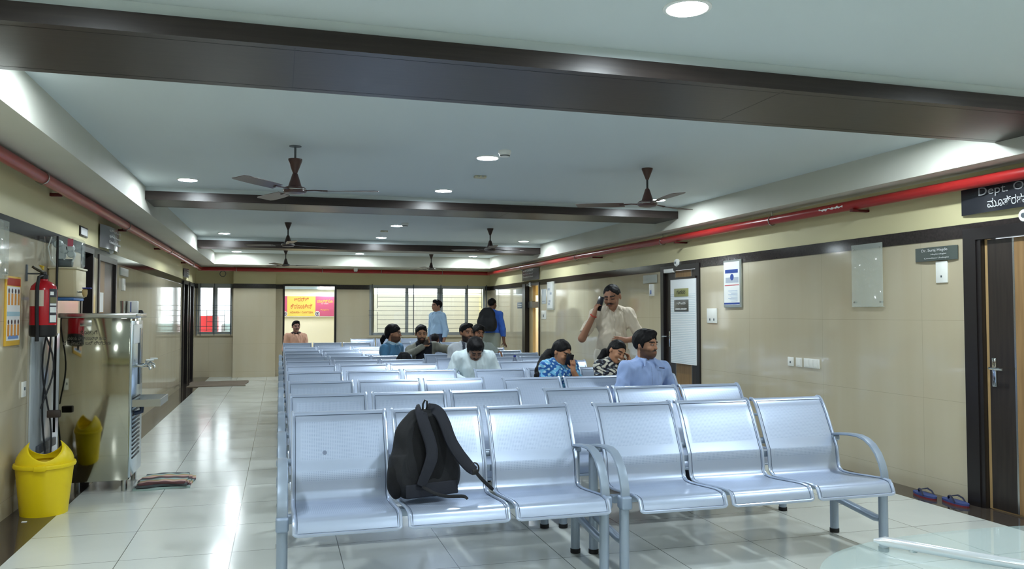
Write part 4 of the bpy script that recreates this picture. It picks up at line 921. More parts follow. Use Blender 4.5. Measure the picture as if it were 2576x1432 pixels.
# ================================================================== ORGANIC SHAPES (distance field -> mesh)
class Field:
    def __init__(s, lo, hi, h):
        s.lo = np.array(lo, float); s.h = h; s.n = np.ceil((np.array(hi) - s.lo) / h).astype(int) + 1
        s.D = np.full(s.n, .2, np.float32)
        s.ax = [(s.lo[i] + h * np.arange(s.n[i])).astype(np.float32) for i in range(3)]
    def _slice(s, lo, hi, m=.045):
        a = np.clip(np.floor((np.array(lo) - m - s.lo) / s.h).astype(int), 0, s.n); b = np.clip(np.ceil((np.array(hi) + m - s.lo) / s.h).astype(int) + 1, 0, s.n)
        if np.any(b <= a): return None
        sl = tuple(slice(a[i], b[i]) for i in range(3))
        X, Y, Z = np.meshgrid(s.ax[0][sl[0]], s.ax[1][sl[1]], s.ax[2][sl[2]], indexing='ij', sparse=True)
        return sl, X, Y, Z
    def _join(s, sl, d, k, sub=False):
        A = s.D[sl]
        if sub:
            d = -d
            if k > 0: hh = np.clip(.5 + .5 * (d - A) / k, 0, 1); s.D[sl] = A * (1 - hh) + d * hh + k * hh * (1 - hh)
            else: s.D[sl] = np.maximum(A, d)
        elif k > 0:
            hh = np.clip(.5 + .5 * (A - d) / k, 0, 1); s.D[sl] = A * (1 - hh) + d * hh - k * hh * (1 - hh)
        else: s.D[sl] = np.minimum(A, d)
    def cap(s, p0, p1, r0, r1=None, k=.02, sub=False):
        if r1 is None: r1 = r0
        p0 = np.array(p0, float); p1 = np.array(p1, float); R = max(r0, r1) + k
        g = s._slice(np.minimum(p0, p1) - R, np.maximum(p0, p1) + R)
        if g is None: return s
        sl, X, Y, Z = g; ba = p1 - p0; bb = max(ba @ ba, 1e-9)
        px, py, pz = X - p0[0], Y - p0[1], Z - p0[2]
        t = np.clip((px * ba[0] + py * ba[1] + pz * ba[2]) / bb, 0, 1)
        d = np.sqrt((px - t * ba[0])**2 + (py - t * ba[1])**2 + (pz - t * ba[2])**2) - (r0 + (r1 - r0) * t)
        s._join(sl, d.astype(np.float32), k, sub); return s
    def chain(s, pts, rs, k=.02, sub=False):
        for i in range(len(pts) - 1): s.cap(pts[i], pts[i+1], rs[i], rs[i+1], k, sub)
        return s
    def ell(s, c, r, R=None, k=.02, sub=False):
        c = np.array(c, float); r = np.array(r, float); m = max(r) + k
        g = s._slice(c - m, c + m)
        if g is None: return s
        sl, X, Y, Z = g; x, y, z = X - c[0], Y - c[1], Z - c[2]
        if R is not None: x, y, z = (R[0][0]*x + R[1][0]*y + R[2][0]*z, R[0][1]*x + R[1][1]*y + R[2][1]*z, R[0][2]*x + R[1][2]*y + R[2][2]*z)
        k0 = np.sqrt((x / r[0])**2 + (y / r[1])**2 + (z / r[2])**2); k1 = np.sqrt((x / r[0]**2)**2 + (y / r[1]**2)**2 + (z / r[2]**2)**2)
        d = k0 * (k0 - 1) / np.maximum(k1, 1e-6)
        s._join(sl, d.astype(np.float32), k, sub); return s
    def plane_cut(s, p, n):      # keep the side where (x-p).n < 0
        X, Y, Z = np.meshgrid(*s.ax, indexing='ij', sparse=True); n = np.array(n, float); n /= np.linalg.norm(n)
        s.D = np.maximum(s.D, ((X - p[0]) * n[0] + (Y - p[1]) * n[1] + (Z - p[2]) * n[2]).astype(np.float32)); return s
    def warp(s, fn):
        X, Y, Z = np.meshgrid(*s.ax, indexing='ij', sparse=True); s.D = s.D + fn(X, Y, Z).astype(np.float32); return s
    def mesh(s):
        D = s.D; D[0] = D[-1] = .1; D[:, 0] = D[:, -1] = .1; D[:, :, 0] = D[:, :, -1] = .1
        S = D < 0; n = np.array(D.shape) - 1
        cnt = np.zeros(n, np.int8)
        for a in (0, 1):
            for b in (0, 1):
                for c in (0, 1): cnt += S[a:n[0]+a, b:n[1]+b, c:n[2]+c]
        act = np.argwhere((cnt > 0) & (cnt < 8)); idx = -np.ones(n, np.int64); idx[tuple(act.T)] = np.arange(len(act))
        cs = [(a, b, c) for a in (0, 1) for b in (0, 1) for c in (0, 1)]
        val = {c: D[act[:, 0] + c[0], act[:, 1] + c[1], act[:, 2] + c[2]] for c in cs}
        acc = np.zeros((len(act), 3)); num = np.zeros(len(act))
        for c in cs:
            for ax in range(3):
                if c[ax]: continue
                e = list(c); e[ax] = 1; e = tuple(e); va, vb = val[c], val[e]; m = (va < 0) != (vb < 0)
                t = np.where(m, va / np.where(m, va - vb, 1), 0); p = np.array(c, float)[None] + np.eye(3)[ax][None] * t[:, None]
                acc[m] += p[m]; num[m] += 1
        V = (act + acc / num[:, None]) * s.h + s.lo
        F = []
        for ax in range(3):
            a1, a2 = (ax + 1) % 3, (ax + 2) % 3
            lo = [slice(None)] * 3; hi = [slice(None)] * 3; lo[ax] = slice(0, -1); hi[ax] = slice(1, None)
            ed = np.argwhere(S[tuple(lo)] != S[tuple(hi)])
            ed = ed[(ed[:, a1] > 0) & (ed[:, a2] > 0) & (ed[:, a1] < n[a1]) & (ed[:, a2] < n[a2])]
            q = []
            for (u, v) in ((0, 0), (-1, 0), (-1, -1), (0, -1)):
                o = ed.copy(); o[:, a1] += u; o[:, a2] += v; q.append(idx[o[:, 0], o[:, 1], o[:, 2]])
            q = np.stack(q, 1); ins = S[ed[:, 0], ed[:, 1], ed[:, 2]]; q[~ins] = q[~ins][:, ::-1]; F.append(q)
        F = np.concatenate(F); return V, F[(F >= 0).all(1)]
def field_obj(fl, name, material, parent, colour=None, smooth=2, M=None):
    V, F = fl.mesh()
    used = np.unique(F); remap = -np.ones(len(V), int); remap[used] = np.arange(len(used)); V = V[used]; F = remap[F]
    E_ = np.concatenate([F[:, [0, 1]], F[:, [1, 2]], F[:, [2, 3]], F[:, [3, 0]]])
    for _ in range(smooth):
        acc = np.zeros_like(V); c = np.zeros(len(V))
        np.add.at(acc, E_[:, 0], V[E_[:, 1]]); np.add.at(c, E_[:, 0], 1); np.add.at(acc, E_[:, 1], V[E_[:, 0]]); np.add.at(c, E_[:, 1], 1)
        V = V * .5 + .5 * acc / c[:, None]
    me = bpy.data.meshes.new(name); me.vertices.add(len(V)); me.vertices.foreach_set('co', V.ravel().astype(np.float32))
    me.loops.add(len(F) * 4); me.loops.foreach_set('vertex_index', F.ravel().astype(np.int32))
    me.polygons.add(len(F)); me.polygons.foreach_set('loop_start', np.arange(len(F), dtype=np.int32) * 4)
    me.polygons.foreach_set('use_smooth', np.ones(len(F), bool)); me.update(calc_edges=True); me.validate()
    if colour is not None:
        at = me.color_attributes.new('Col', 'FLOAT_COLOR', 'POINT'); c = np.ones((len(V), 4), np.float32); c[:, :3] = colour(V); at.data.foreach_set('color', c.ravel())
    me.materials.append(material); o = bpy.data.objects.new(name, me); C.objects.link(o); o.parent = parent
    return o
def vmat(name, rough, spec=.4, bump=None, sheen=0):
    m = mat(name, (.5, .5, .5), rough, spec=spec, bump=bump); nt = m.node_tree; b = nt.nodes['Principled BSDF']
    a = nt.nodes.new('ShaderNodeVertexColor'); a.layer_name = 'Col'; nt.links.new(a.outputs['Color'], b.inputs['Base Color'])
    b.inputs['Sheen Weight'].default_value = sheen; return m
M_skin = vmat('skin', .48, .4); M_hair = vmat('hair', .6, .22, bump=((260, 260, 40), .3, .002)); M_cloth = vmat('woven_cloth', .85, .2, bump=((90, 90, 90), .25, .002), sheen=.15)
def lin(c): return np.array(L(*c)[:3])
def Rm(yaw=0, pitch=0, roll=0):
    """yaw turns the face towards +X, pitch nods it down, roll tips the crown towards +X (face looks to -Y)"""
    return np.array(Matrix.Rotation(math.radians(yaw), 3, 'Z') @ Matrix.Rotation(math.radians(pitch), 3, 'X') @ Matrix.Rotation(math.radians(roll), 3, 'Y'))
def nz(X, Y, Z, f, seed=0):
    return (np.sin(X*f*1.1 + 1.7*np.sin(Y*f*.7 + seed) + seed) * np.sin(Z*f*.9 + 1.3*np.sin(X*f*.8 + seed*2)) + .6*np.sin(Y*f*1.3 + Z*f*.6 + seed*3)) / 1.6

def head_field(fl, c, R, s, fem=False, beard=0):
    W = lambda p: c + R @ (np.array(p) * s)
    def e(p, r, k=.02, sub=False): fl.ell(W(p), np.array(r) * s, R, k * s, sub)
    e((0, .014, .028), (.073, .092, .083), .0); e((0, -.02, -.02), (.062, .070, .078), .03)
    e((0, -.036, -.070), (.046 if not fem else .040, .044, .036), .025); e((0, -.062, -.094), (.020, .018, .014), .02)
    for q in (-1, 1):
        e((q * .028, -.081, .022), (.024, .012, .008), .012)
        e((q * .031, -.094, .003), (.017, .010, .010), .014, True)
        e((q * .038, -.066, -.030), (.022, .020, .020), .018)
        e((q * .078, .012, -.008), (.009, .018, .030), .008); e((q * .030, -.078, .002), (.013, .010, .008), .006)
        e((q * .011, -.098, -.028), (.007, .008, .006), .006)
    fl.cap(W((0, -.088, .012)), W((0, -.103, -.026)), .007 * s, .0095 * s, .010 * s)
    e((0, -.092, -.053), (.022, .010, .0055), .008); e((0, -.090, -.063), (.019, .010, .0065), .006)
    if beard: e((0, -.050, -.078), (.050, .047, .036), .02)
    if beard > 1: e((0, -.066, -.10), (.032, .030, .03), .02)
def skin_colour(c, R, s, skin_, beard=0, mous=False, smile=False, closed=False, fem=False):
    skin = tuple(min(255, int(k * 1.07)) for k in skin_); base = lin(skin); dark = lin((26, 20, 20)); lip = lin((int(skin[0] * .80), int(skin[1] * .68), int(skin[2] * .70)))
    def f(V):
        h = ((V - c) @ R) / s; x, y, z = h[:, 0], h[:, 1], h[:, 2]; col = np.tile(base, (len(V), 1))
        def mix(w, t): 
            nonlocal col
            w = np.clip(w, 0, 1)[:, None]; col = col * (1 - w) + t * w
        near = (np.abs(z) < .13) & (np.abs(x) < .085) & (y < .02); ax = np.abs(x)
        ss = lambda v, a, b: np.clip((v - a) / (b - a), 0, 1)
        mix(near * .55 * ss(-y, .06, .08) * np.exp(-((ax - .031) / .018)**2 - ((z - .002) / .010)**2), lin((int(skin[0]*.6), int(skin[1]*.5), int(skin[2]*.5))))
        mix(near * 1.3 * (y < -.055) * np.exp(-((z - .025 + .10 * np.abs(ax - .030)) / .0055)**4) * (ax > .008) * (ax < .052), dark)
        mix(near * 1.1 * (y < -.06) * np.exp(-((z - (.001 if not closed else -.004)) / .0042)**4) * (ax > .016) * (ax < .046), dark)
        mix(near * (y < -.075) * np.exp(-((z + .058) / .010)**4 - (x / .024)**4), lip)
        if smile: mix(near * 1.3 * (y < -.07) * np.exp(-((z + .056 - 6 * x * x) / .0060)**4 - (x / .022)**4), lin((225, 220, 210)))
        if beard or mous:
            mix(near * 1.2 * (y < -.065) * np.exp(-((z + .043 + .25 * ax) / .0065)**4 - (x / .034)**6), dark)
        if beard:
            w = near * ss(-z - .18 * np.maximum(0, -y - .03), .026, .046) * (z > -.14) * (1 - np.exp(-((z + .058) / .011)**4 - (x / .024)**4) * (y < -.07)) * ss(-z + 1.0 * np.maximum(0, ax - .052), .022, .036)
            mix(w * (.72 if beard == 1 else .96), dark)
        return col
    return f
def hand(fl, w, d, n, curl=.5, s=1.0, right=1, grip=0, spread=.15):
    """w wrist, d direction of the palm, n palm normal (faces the held thing), right=+1/-1 thumb side"""
    d = np.array(d, float); d /= np.linalg.norm(d); n = np.array(n, float); n -= d * (n @ d); n /= np.linalg.norm(n); t = np.cross(n, d) * right
    w = np.array(w, float); fl.cap(w, w + d * .03 * s, .024 * s, .026 * s, .01)
    for q in (-.024, -.008, .008, .024): fl.cap(w + d * .025 * s + t * q * .6 * s, w + d * .080 * s + t * q * s, .016 * s, .0125 * s, .008)
    for i, (q, ln) in enumerate(((.030, .070), (.010, .078), (-.010, .072), (-.029, .058))):
        p = w + d * .084 * s + t * q * s; a = curl * .5; dd = d + t * (q * spread * 8)
        for j in range(3):
            v = dd * math.cos(a) + n * math.sin(a); v = v / np.linalg.norm(v); l = ln * s * (.44, .32, .24)[j]; p2 = p + v * l; r = (.0088, .0080, .0072)[j] * s
            fl.cap(p, p2, r, r * .93, .002); p = p2; a += curl * (.9 if j == 0 else .7)
    p = w + d * .03 * s + t * .026 * s; q1 = p + (t * .75 + d * .55 + n * .25) * .040 * s; q2 = q1 + (t * .25 + d * .8 + n * .45) * .034 * s
    fl.cap(p, q1, .0125 * s, .0105 * s, .006); fl.cap(q1, q2, .010 * s, .008 * s, .003)

HAIRC = (15, 13, 15)
def person(label, loc, rz=0, s=1.0, stand=False, skin=(146, 104, 80), lean=4, side=0, head=(0, 0, 0), head_s=1.0, head_off=(0, 0, 0), beard=0, mous=False, smile=False, closed=False, fem=False,
           hair='short', shirt=(150, 175, 200), trousers=(60, 62, 70), sleeve='long', arms=None, res=.006, pattern=None, collar=True, collar_c=None, fold=1.0, vneck=0, hands=None, wrist_band=None, belly=0, group=None, shadow_shirt=None, cat='person', hair_extra=None, shoe=(30, 28, 28), extra=None):
    root = thing('person', label, cat, loc, math.radians(rz), group)
    la, sd = math.radians(lean), math.radians(side)
    up = np.array([math.sin(sd), -math.sin(la), math.cos(la) * math.cos(sd)])
    if stand: P = np.array([0, 0, .93 * s])
    else: P = np.array([0, 0, .505])
    N_ = P + up * .458 * s; Hc = N_ + up * .072 * s + np.array([0, -.022, .075]) * s + np.array(head_off) * s
    hs = head_s * s; R = Rm(*head)
    if head[1] > 10: Hc = Hc + np.array([0, -.04, -.015]) * s * head[1] / 40
    Ch = P + up * .30 * s; Be = P + up * .12 * s; sx = .168 if not fem else .148
    lat = np.array([math.cos(sd), 0, -math.sin(sd)])
    SH = {q: N_ + lat * q * sx * s - up * .056 * s for q in (-1, 1)}
    A = {}
    for q in (-1, 1):
        if arms and arms.get(q): el, wr = [np.array(v, float) for v in arms[q]]
        elif stand: el = SH[q] + np.array([q * .07, .02, -.29]) * s; wr = el + np.array([q * .0, -.06, -.25]) * s
        else: el = SH[q] + np.array([q * .06, -.02, -.27]) * s; wr = np.array([q * .13, -.30, .575])
        A[q] = (SH[q], el, wr)
    Lg = {}
    for q in (-1, 1):
        if stand: Lg[q] = (P + np.array([q * .09, 0, -.04]) * s, np.array([q * .10, -.015, .49 * s]), np.array([q * .10, .02, .09]))
        else: Lg[q] = (P + np.array([q * .09, -.02, -.01]), np.array([q * .12, -.40 * s, .475]), np.array([q * .12, -.40 * s, .09]))
    xs = [v[0] for q in A for v in A[q]] + [Hc[0]]; ys = [v[1] for q in A for v in A[q]] + [Hc[1] - .12, Lg[1][1][1] - .1, Lg[1][2][1] - .1]; zs = [Hc[2]]
    lo = (min(xs + [-.2]) - .17, min(ys) - .17, -.01); hi = (max(xs + [.2]) + .17, max(ys + [.1]) + .20, Hc[2] + .17 * s)
    if hands is None: hands = {}
    # ---- body
    f = Field(lo, hi, res)
    def torso(f, o):
        f.ell(P + up * .02 * s, np.array([.150, .108, .11]) * s + o, k=0); f.ell(Be + np.array([0, -.01 - belly * .5, 0]), np.array([.138, .100 + belly, .15]) * s + o, k=.05)
        f.ell(Ch + up * .02 * s, np.array([.152 if not fem else .132, .098, .17]) * s + o, k=.035)
        if fem:
            for q in (-1, 1): f.ell(Ch + np.array([q * .062, -.085, .02]) * s, np.array([.052, .045, .05]) * s + o, k=.04)
        for q in (-1, 1): f.cap(N_ - up * .028 * s, SH[q], .040 * s + o * .8, .044 * s + o * .8, .045)
    torso(f, 0)
    f.cap(N_ - up * .05 * s, Hc + R @ np.array([0, .02, -.05]) * hs, .052 * s * (.88 if fem else 1), .050 * s * (.86 if fem else 1), .03)
    for q in (-1, 1):
        a, b, c = A[q]; f.cap(a, b, .044 * s, .038 * s, .02); f.cap(b, c, .040 * s, .027 * s, .015)
        hd = hands.get(q, dict(d=(c - b) * np.array([1, 1, .3]) + np.array([0, -.02, 0]), n=(0, 0, -1), curl=.35)); hand(f, c, hd['d'], hd['n'], hd.get('curl', .4), s * (.95 if not fem else .86), hd.get('right', q))
        a, b, c = Lg[q]; f.cap(a, b, .080 * s, .056 * s, .04); f.cap(b, c, .055 * s, .038 * s, .02); f.ell(c + np.array([0, -.07, -.055]), (.042, .115, .032), k=.03)
    head_field(f, Hc, R, hs, fem, beard)
    body = field_obj(f, 'body', M_skin, root, skin_colour(Hc, R, hs, skin, beard, mous, smile, closed, fem))
    # ---- eyes
    if not closed:
        for q in (-1, 1):
            c = Hc + R @ (np.array([q * .031, -.0795, .0015]) * hs); d = R @ np.array([0, -1, 0])
            mb = MB(); mb.lathe([(.0006, -.0105), (.004, -.0098), (.0075, -.0075), (.0095, -.0035), (.0103, 0), (.009, .005), (.001, .010)], n=14, axis='y')
            mb.m = [1 if np.mean([mb.v[i][1] for i in fc]) < -.0085 else 0 for fc in mb.f]
            e = mb.build('eye', [mat('eye_white', L(196, 188, 180), .25), mat('iris_dark', L(22, 14, 12), .1)], root); e.matrix_local = Matrix.Translation(c) @ Matrix(R.tolist()).to_4x4() @ Matrix.Diagonal((hs, hs, hs * .62, 1))
    # ---- shirt
    off = .014
    f = Field(lo, hi, res); torso(f, off)
    for q in (-1, 1):
        a, b, c = A[q]; f.cap(a, b, .043 * s + off, .041 * s + off, .045)
        if sleeve == 'long': f.cap(b, b + (c - b) * .93, .040 * s + off, .030 * s + off * .7, .02)
    if sleeve == 'short':
        for q in (-1, 1):
            a, b, c = A[q]; d = (b - a) / np.linalg.norm(b - a); p = a + (b - a) * .80; g = f._slice(b - .12, b + .12, .0)
            if g is not None:
                sl, X, Y, Z = g; m = (X - p[0]) * d[0] + (Y - p[1]) * d[1] + (Z - p[2]) * d[2]; near = np.sqrt((X - b[0])**2 + (Y - b[1])**2 + (Z - b[2])**2) < .13
                rad = np.sqrt((X - (p + d * .03)[0])**2 + (Y - (p + d * .03)[1])**2 + (Z - (p + d * .03)[2])**2)
                f.D[sl] = np.where(near & (m > 0) & (rad < .115), np.maximum(f.D[sl], m.astype(np.float32)), f.D[sl])
    # waist hem
    f.plane_cut(P - up * (.03 if not stand else .02) * s, -up)
    sd_ = (hash(label) % 97) / 10 if False else len(label) * .37
    f.warp(lambda X, Y, Z: fold * (.010 * (np.abs(nz(X, Y, Z, 19, sd_)) - .45) + .009 * (np.abs(nz(X * 1.4, Y, Z * .6 + X * .4, 36, sd_ + 1)) - .45) + .003 * nz(X, Y, Z, 70, sd_ + 2)))
    nk = N_ + np.array([0, -.005, .02]) * s
    if collar:
        pts = []
        for a in np.linspace(-158, 158, 15):
            a = math.radians(a); pts.append(nk + np.array([.064 * math.sin(a), .058 * math.cos(a) - .004, .030 - .030 * (1 - math.cos(a)) / 2 * 1.3]) * s)
        f.chain(pts, [.0085 * s] * len(pts), .004)
        pts2 = [p + (p - nk) * np.array([.16, .16, 0]) + np.array([0, 0, -.014 * s]) for p in pts]; f.chain(pts2, [.0085 * s] * len(pts), .006)
        for q in (-1, 1): f.chain([nk + np.array([q * .058, -.030, .006]) * s, nk + np.array([q * (.040 + vneck * .3), -.070, -.012]) * s, nk + np.array([q * (.056 + vneck * .4), -.104, -.050]) * s], [.010 * s, .014 * s, .006 * s], .006)
    f.cap(nk + np.array([0, 0, .02]), nk + np.array([0, -.01, .12]), .052 * s, .07, .0, True)
    if vneck: f.cap(nk + np.array([0, -.080, .005]) * s, nk + np.array([0, -.128, -.055 - vneck]) * s, (.026 + vneck * .25) * s, .005, .0, True)
    base = lin(shirt); cc = lin(collar_c) if collar_c else base
    def scol(V):
        col = np.tile(base, (len(V), 1))
        if pattern: col = pattern(V, base)
        if collar_c:
            w = (np.linalg.norm((V - nk) * np.array([1, 1, .7]), axis=1) < .10 * s) & (V[:, 2] > nk[2] - .03); col[w] = cc
        if not pattern and collar:
            w = (np.abs(V[:, 0] - nk[0] - .006) < .003) & (V[:, 1] < nk[1] - .04) & (V[:, 2] < nk[2] - .05); col[w] *= .72
        return col
    field_obj(f, 'shirt' if not fem else 'blouse', M_cloth, root, scol)
    # ---- trousers
    f = Field((lo[0], lo[1], 0), (hi[0], hi[1], P[2] + .20), max(res, .008)); f.ell(P + up * .02 * s, np.array([.150, .108, .11]) * s + (.016 if not stand else .022), k=0)
    for q in (-1, 1):
        a, b, c = Lg[q]; f.cap(a, b, .080 * s + .018, .058 * s + .019, .05); f.cap(b, c, .059 * s + .017, .047 * s + .014, .03)
    f.plane_cut(P + up * (.05 if stand else .125) * s, up); f.warp(lambda X, Y, Z: .003 * nz(X, Y, Z, 24, 2))
    tb = lin(trousers); field_obj(f, 'trousers', M_cloth, root, lambda V: np.tile(tb, (len(V), 1)), 1)
    for q in (-1, 1):
        c = Lg[q][2]; f = Field(c + np.array([-.08, -.24, -.10]), c + np.array([.08, .08, .03]), .007); f.ell(c + np.array([0, -.07, -.058]), (.050, .125, .034), k=0); f.ell(c + np.array([0, .01, -.04]), (.044, .05, .048), k=.02); f.plane_cut((0, 0, .0035), (0, 0, -1)); sb = lin(shoe)
        field_obj(f, 'shoe', M_cloth, root, lambda V: np.tile(sb, (len(V), 1)), 1)
    # ---- hair
    f = Field(Hc - .24 * hs, Hc + .20 * hs, min(res, .005)); W = lambda p: Hc + R @ (np.array(p) * hs)
    th = {'short': .010, 'thick': .018, 'thin': .005, 'long': .012, 'tied': .010, 'crop': .005}[hair]
    f.ell(W((0, .018, .030)), np.array([.073 + th, .092 + th, .083 + th]) * hs, R, 0)
    if hair in ('short', 'thick'): f.ell(W((.012, -.045, .092)), np.array([.050, .042, .024 + th * .4]) * hs, R, .02)
    X, Y, Z = np.meshgrid(*f.ax, indexing='ij', sparse=True); V0 = (X - Hc[0], Y - Hc[1], Z - Hc[2])
    h = [sum(R[j][i] * V0[j] for j in range(3)) / hs for i in range(3)]
    front = {'short': .062, 'thick': .050, 'thin': .080, 'long': .060, 'tied': .062, 'crop': .070}[hair]
    arc = 1 - (.42 if not fem else .55) * np.clip(np.abs(h[0]) / .066, 0, 1)**2
    cut = (.006 if hair != 'thin' else .004) + arc * (front + .012 - .006) / .085 * np.clip(-h[1], 0, .2) - .75 * np.clip(h[1] - .0, 0, .2) + .004 * np.sin(h[0] * 160) + .003 * np.sin(h[0] * 390 + 1) - .050 * np.exp(-((h[1] + .012) / .011)**2) * (np.abs(h[0]) > .05) - h[2]   # keep z above the hairline
    fw = np.abs(h[0]) * .0
    f.D = np.maximum(f.D, (cut * hs * .8).astype(np.float32))
    f.warp(lambda X, Y, Z: .0022 * nz(X, Y, Z, 150, 1) + .0032 * nz(X, Y, Z, 52, 3))
    if hair == 'long' or hair == 'tied':
        f.ell(W((0, .075, -.02)), np.array([.062, .04, .07]) * hs, R, .02)
    if hair_extra: 
        g = Field(np.minimum(Hc - .24 * hs, np.min([p for p, r in hair_extra], 0) - .08), np.maximum(Hc + .20 * hs, np.max([p for p, r in hair_extra], 0) + .08), min(res, .006))
        # resample: rebuild cap in the larger field
        g.D = np.full(g.n, .2, np.float32); o = np.round((f.lo - g.lo) / g.h).astype(int)
        g2 = g; f2 = f; f = g2
        f.ell(W((0, .018, .030)), np.array([.073 + th, .092 + th, .083 + th]) * hs, R, 0)
        X, Y, Z = np.meshgrid(*f.ax, indexing='ij', sparse=True); V0 = (X - Hc[0], Y - Hc[1], Z - Hc[2]); h = [sum(R[j][i] * V0[j] for j in range(3)) / hs for i in range(3)]
        arc = 1 - .55 * np.clip(np.abs(h[0]) / .066, 0, 1)**2; cut = .006 + arc * (front + .018 - .006) / .085 * np.clip(-h[1], 0, .2) - .75 * np.clip(h[1], 0, .2) - h[2]; f.D = np.maximum(f.D, (cut * hs * .8).astype(np.float32))
        f.ell(W((0, .072, -.01)), np.array([.066, .045, .075]) * hs, R, .02)
        f.chain([p for p, r in hair_extra], [r for p, r in hair_extra], .02)
        f.warp(lambda X, Y, Z: .003 * nz(X, Y, Z, 75, 1) + .002 * nz(X * 3, Y * 3, Z, 60, 3))
    hb = lin(HAIRC); field_obj(f, 'hair', M_hair, root, lambda V: np.tile(hb, (len(V), 1)), 1)
    if wrist_band is not None:
        a, b, c = A[wrist_band[0]]; d = (c - b) / np.linalg.norm(c - b); p = c - d * .01; u = np.cross(d, (0, 0, 1.0)); u /= np.linalg.norm(u); v = np.cross(d, u)
        MB().tube([p + (u * math.cos(t * PI / 8) + v * math.sin(t * PI / 8)) * .031 * s for t in range(16)], .006, 8, closed=True).build('wrist_band', mat('band_red', L(*wrist_band[1]), .6), root)
    root['_'] = 0; del root['_']
    return dict(root=root, Hc=Hc, R=R, hs=hs, A=A, N=N_, P=P, SH=SH, W=W)
def wpt(p, loc, rz):   # local point of a person -> world
    a = math.radians(rz); return (loc[0] + p[0]*math.cos(a) - p[1]*math.sin(a), loc[1] + p[0]*math.sin(a) + p[1]*math.cos(a), loc[2] + p[2])
def phone(label, c, d, n, up_len=.15, w_=.072, th=.009, col=(18, 18, 26)):
    """c centre, d long axis, n screen normal"""
    d = Vector(d).normalized(); n = Vector(n); n = (n - d * n.dot(d)).normalized(); t = d.cross(n)
    o = MB().bbox((-w_/2, -th/2, -up_len/2), (w_/2, th/2, up_len/2), .004, seg=3).build('smartphone', mat('phone_body', L(*col), .2))
    M = Matrix((( t.x, n.x, d.x, c[0]), (t.y, n.y, d.y, c[1]), (t.z, n.z, d.z, c[2]), (0, 0, 0, 1))); o.matrix_world = M
    return tag(o, label, 'phone')
# ================================================================== PEOPLE
def blotch(c1, c2, c3, f=70):
    a, b, c = lin(c1), lin(c2), lin(c3)
    def p(V, base):
        q = np.sin(V[:, 0]*f + 2.2*np.sin(V[:, 2]*f*.8)) * np.sin(V[:, 2]*f*.9 + 2*np.sin(V[:, 1]*f*.7 + V[:, 0]*f*.5)); r = np.sin(V[:, 0]*f*1.9 + V[:, 1]*f) * np.sin(V[:, 2]*f*2.1)
        col = np.where(q[:, None] > .12, a, b); return np.where(((r > .45) & (q < .3))[:, None], c, col)
    return p
# 1 phone caller, standing between the rows
loc = (3.37, 7.87, 0); rz = -12
p = person('person standing in a beige short-sleeved shirt, holding a phone to the ear', loc, rz, 1.028, True, (138, 98, 76), lean=2, head=(-28, 16, -3), head_s=1.08, mous=True, closed=True, hair='thin', shirt=(202, 190, 172), trousers=(196, 190, 178), sleeve='short', vneck=.075, belly=.03, res=.0055, wrist_band=(-1, (176, 52, 40)), head_off=(-.01, 0, -.02),
    arms={-1: ((-.335, -.10, 1.115), (-.225, -.19, 1.36)), 1: ((.285, -.08, 1.12), (.11, -.225, 1.10))},
    hands={-1: dict(d=(.25, -.10, .95), n=(.85, .25, -.2), curl=.75, right=-1), 1: dict(d=(-.95, -.12, .05), n=(0, .95, -.1), curl=.25, right=-1)})
phone('dark smartphone held to the ear of the man in the beige shirt', wpt((-.165, -.20, 1.475), loc, rz), (.30, -.05, 1), (-.8, -.6, .2))
# 2 lilac shirt
loc = (2.90, 6.13, 0); rz = 6
p = person('person seated in a lilac long-sleeved shirt with dark hair and short beard', loc, rz, 1.03, False, (158, 116, 92), lean=3, head=(27, 4, 0), head_s=.95, beard=1, hair='thick', shirt=(150, 172, 218), trousers=(44, 46, 58), res=.005, vneck=.012, head_off=(-.0, 0, -.006), arms={1: ((.285, .03, .73), (.25, -.20, .585)), -1: ((-.25, -.06, .70), (-.10, -.27, .60))})
MB().tube([wpt((.075, -.135, .93), (0, 0, 0), 0), wpt((.125, -.13, .925), (0, 0, 0), 0)], .004, 6).build('pocket_pen', mat('pen_dark', L(40, 40, 70), .4), p['root'])
# 3 woman with phone at her mouth
loc = (2.52, 7.22, 0); rz = 8
hx = []
p = person('person seated in a blue patterned blouse with long wavy black hair, phone before the face', loc, rz, .93, False, (166, 120, 92), lean=8, head=(22, 22, 4), head_off=(0, -.01, -.045), fem=True, closed=True, hair='long', collar=False, sleeve='short', shirt=(60, 130, 190), pattern=blotch((112, 176, 214), (42, 92, 160), (180, 214, 228), 60), trousers=(40, 60, 110), res=.005,
    arms={1: ((.17, -.20, .66), (.055, -.235, .845)), -1: ((-.19, -.12, .64), (-.02, -.28, .60))}, hands={1: dict(d=(-.02, -.02, 1), n=(-.1, 1, 0), curl=.5, right=-1)},
    hair_extra=[(np.array([-.045, .05, .985]), .055), (np.array([-.095, .03, .94]), .055), (np.array([-.135, .02, .89]), .048), (np.array([-.175, .0, .84]), .042), (np.array([-.20, -.02, .79]), .032), (np.array([-.215, -.02, .72]), .02)])
phone('black smartphone held in front of the woman in the blue blouse', wpt((.022, -.225, .948), loc, rz), (.2, -.02, 1), (.1, -1, 0), .105, .075, .012)
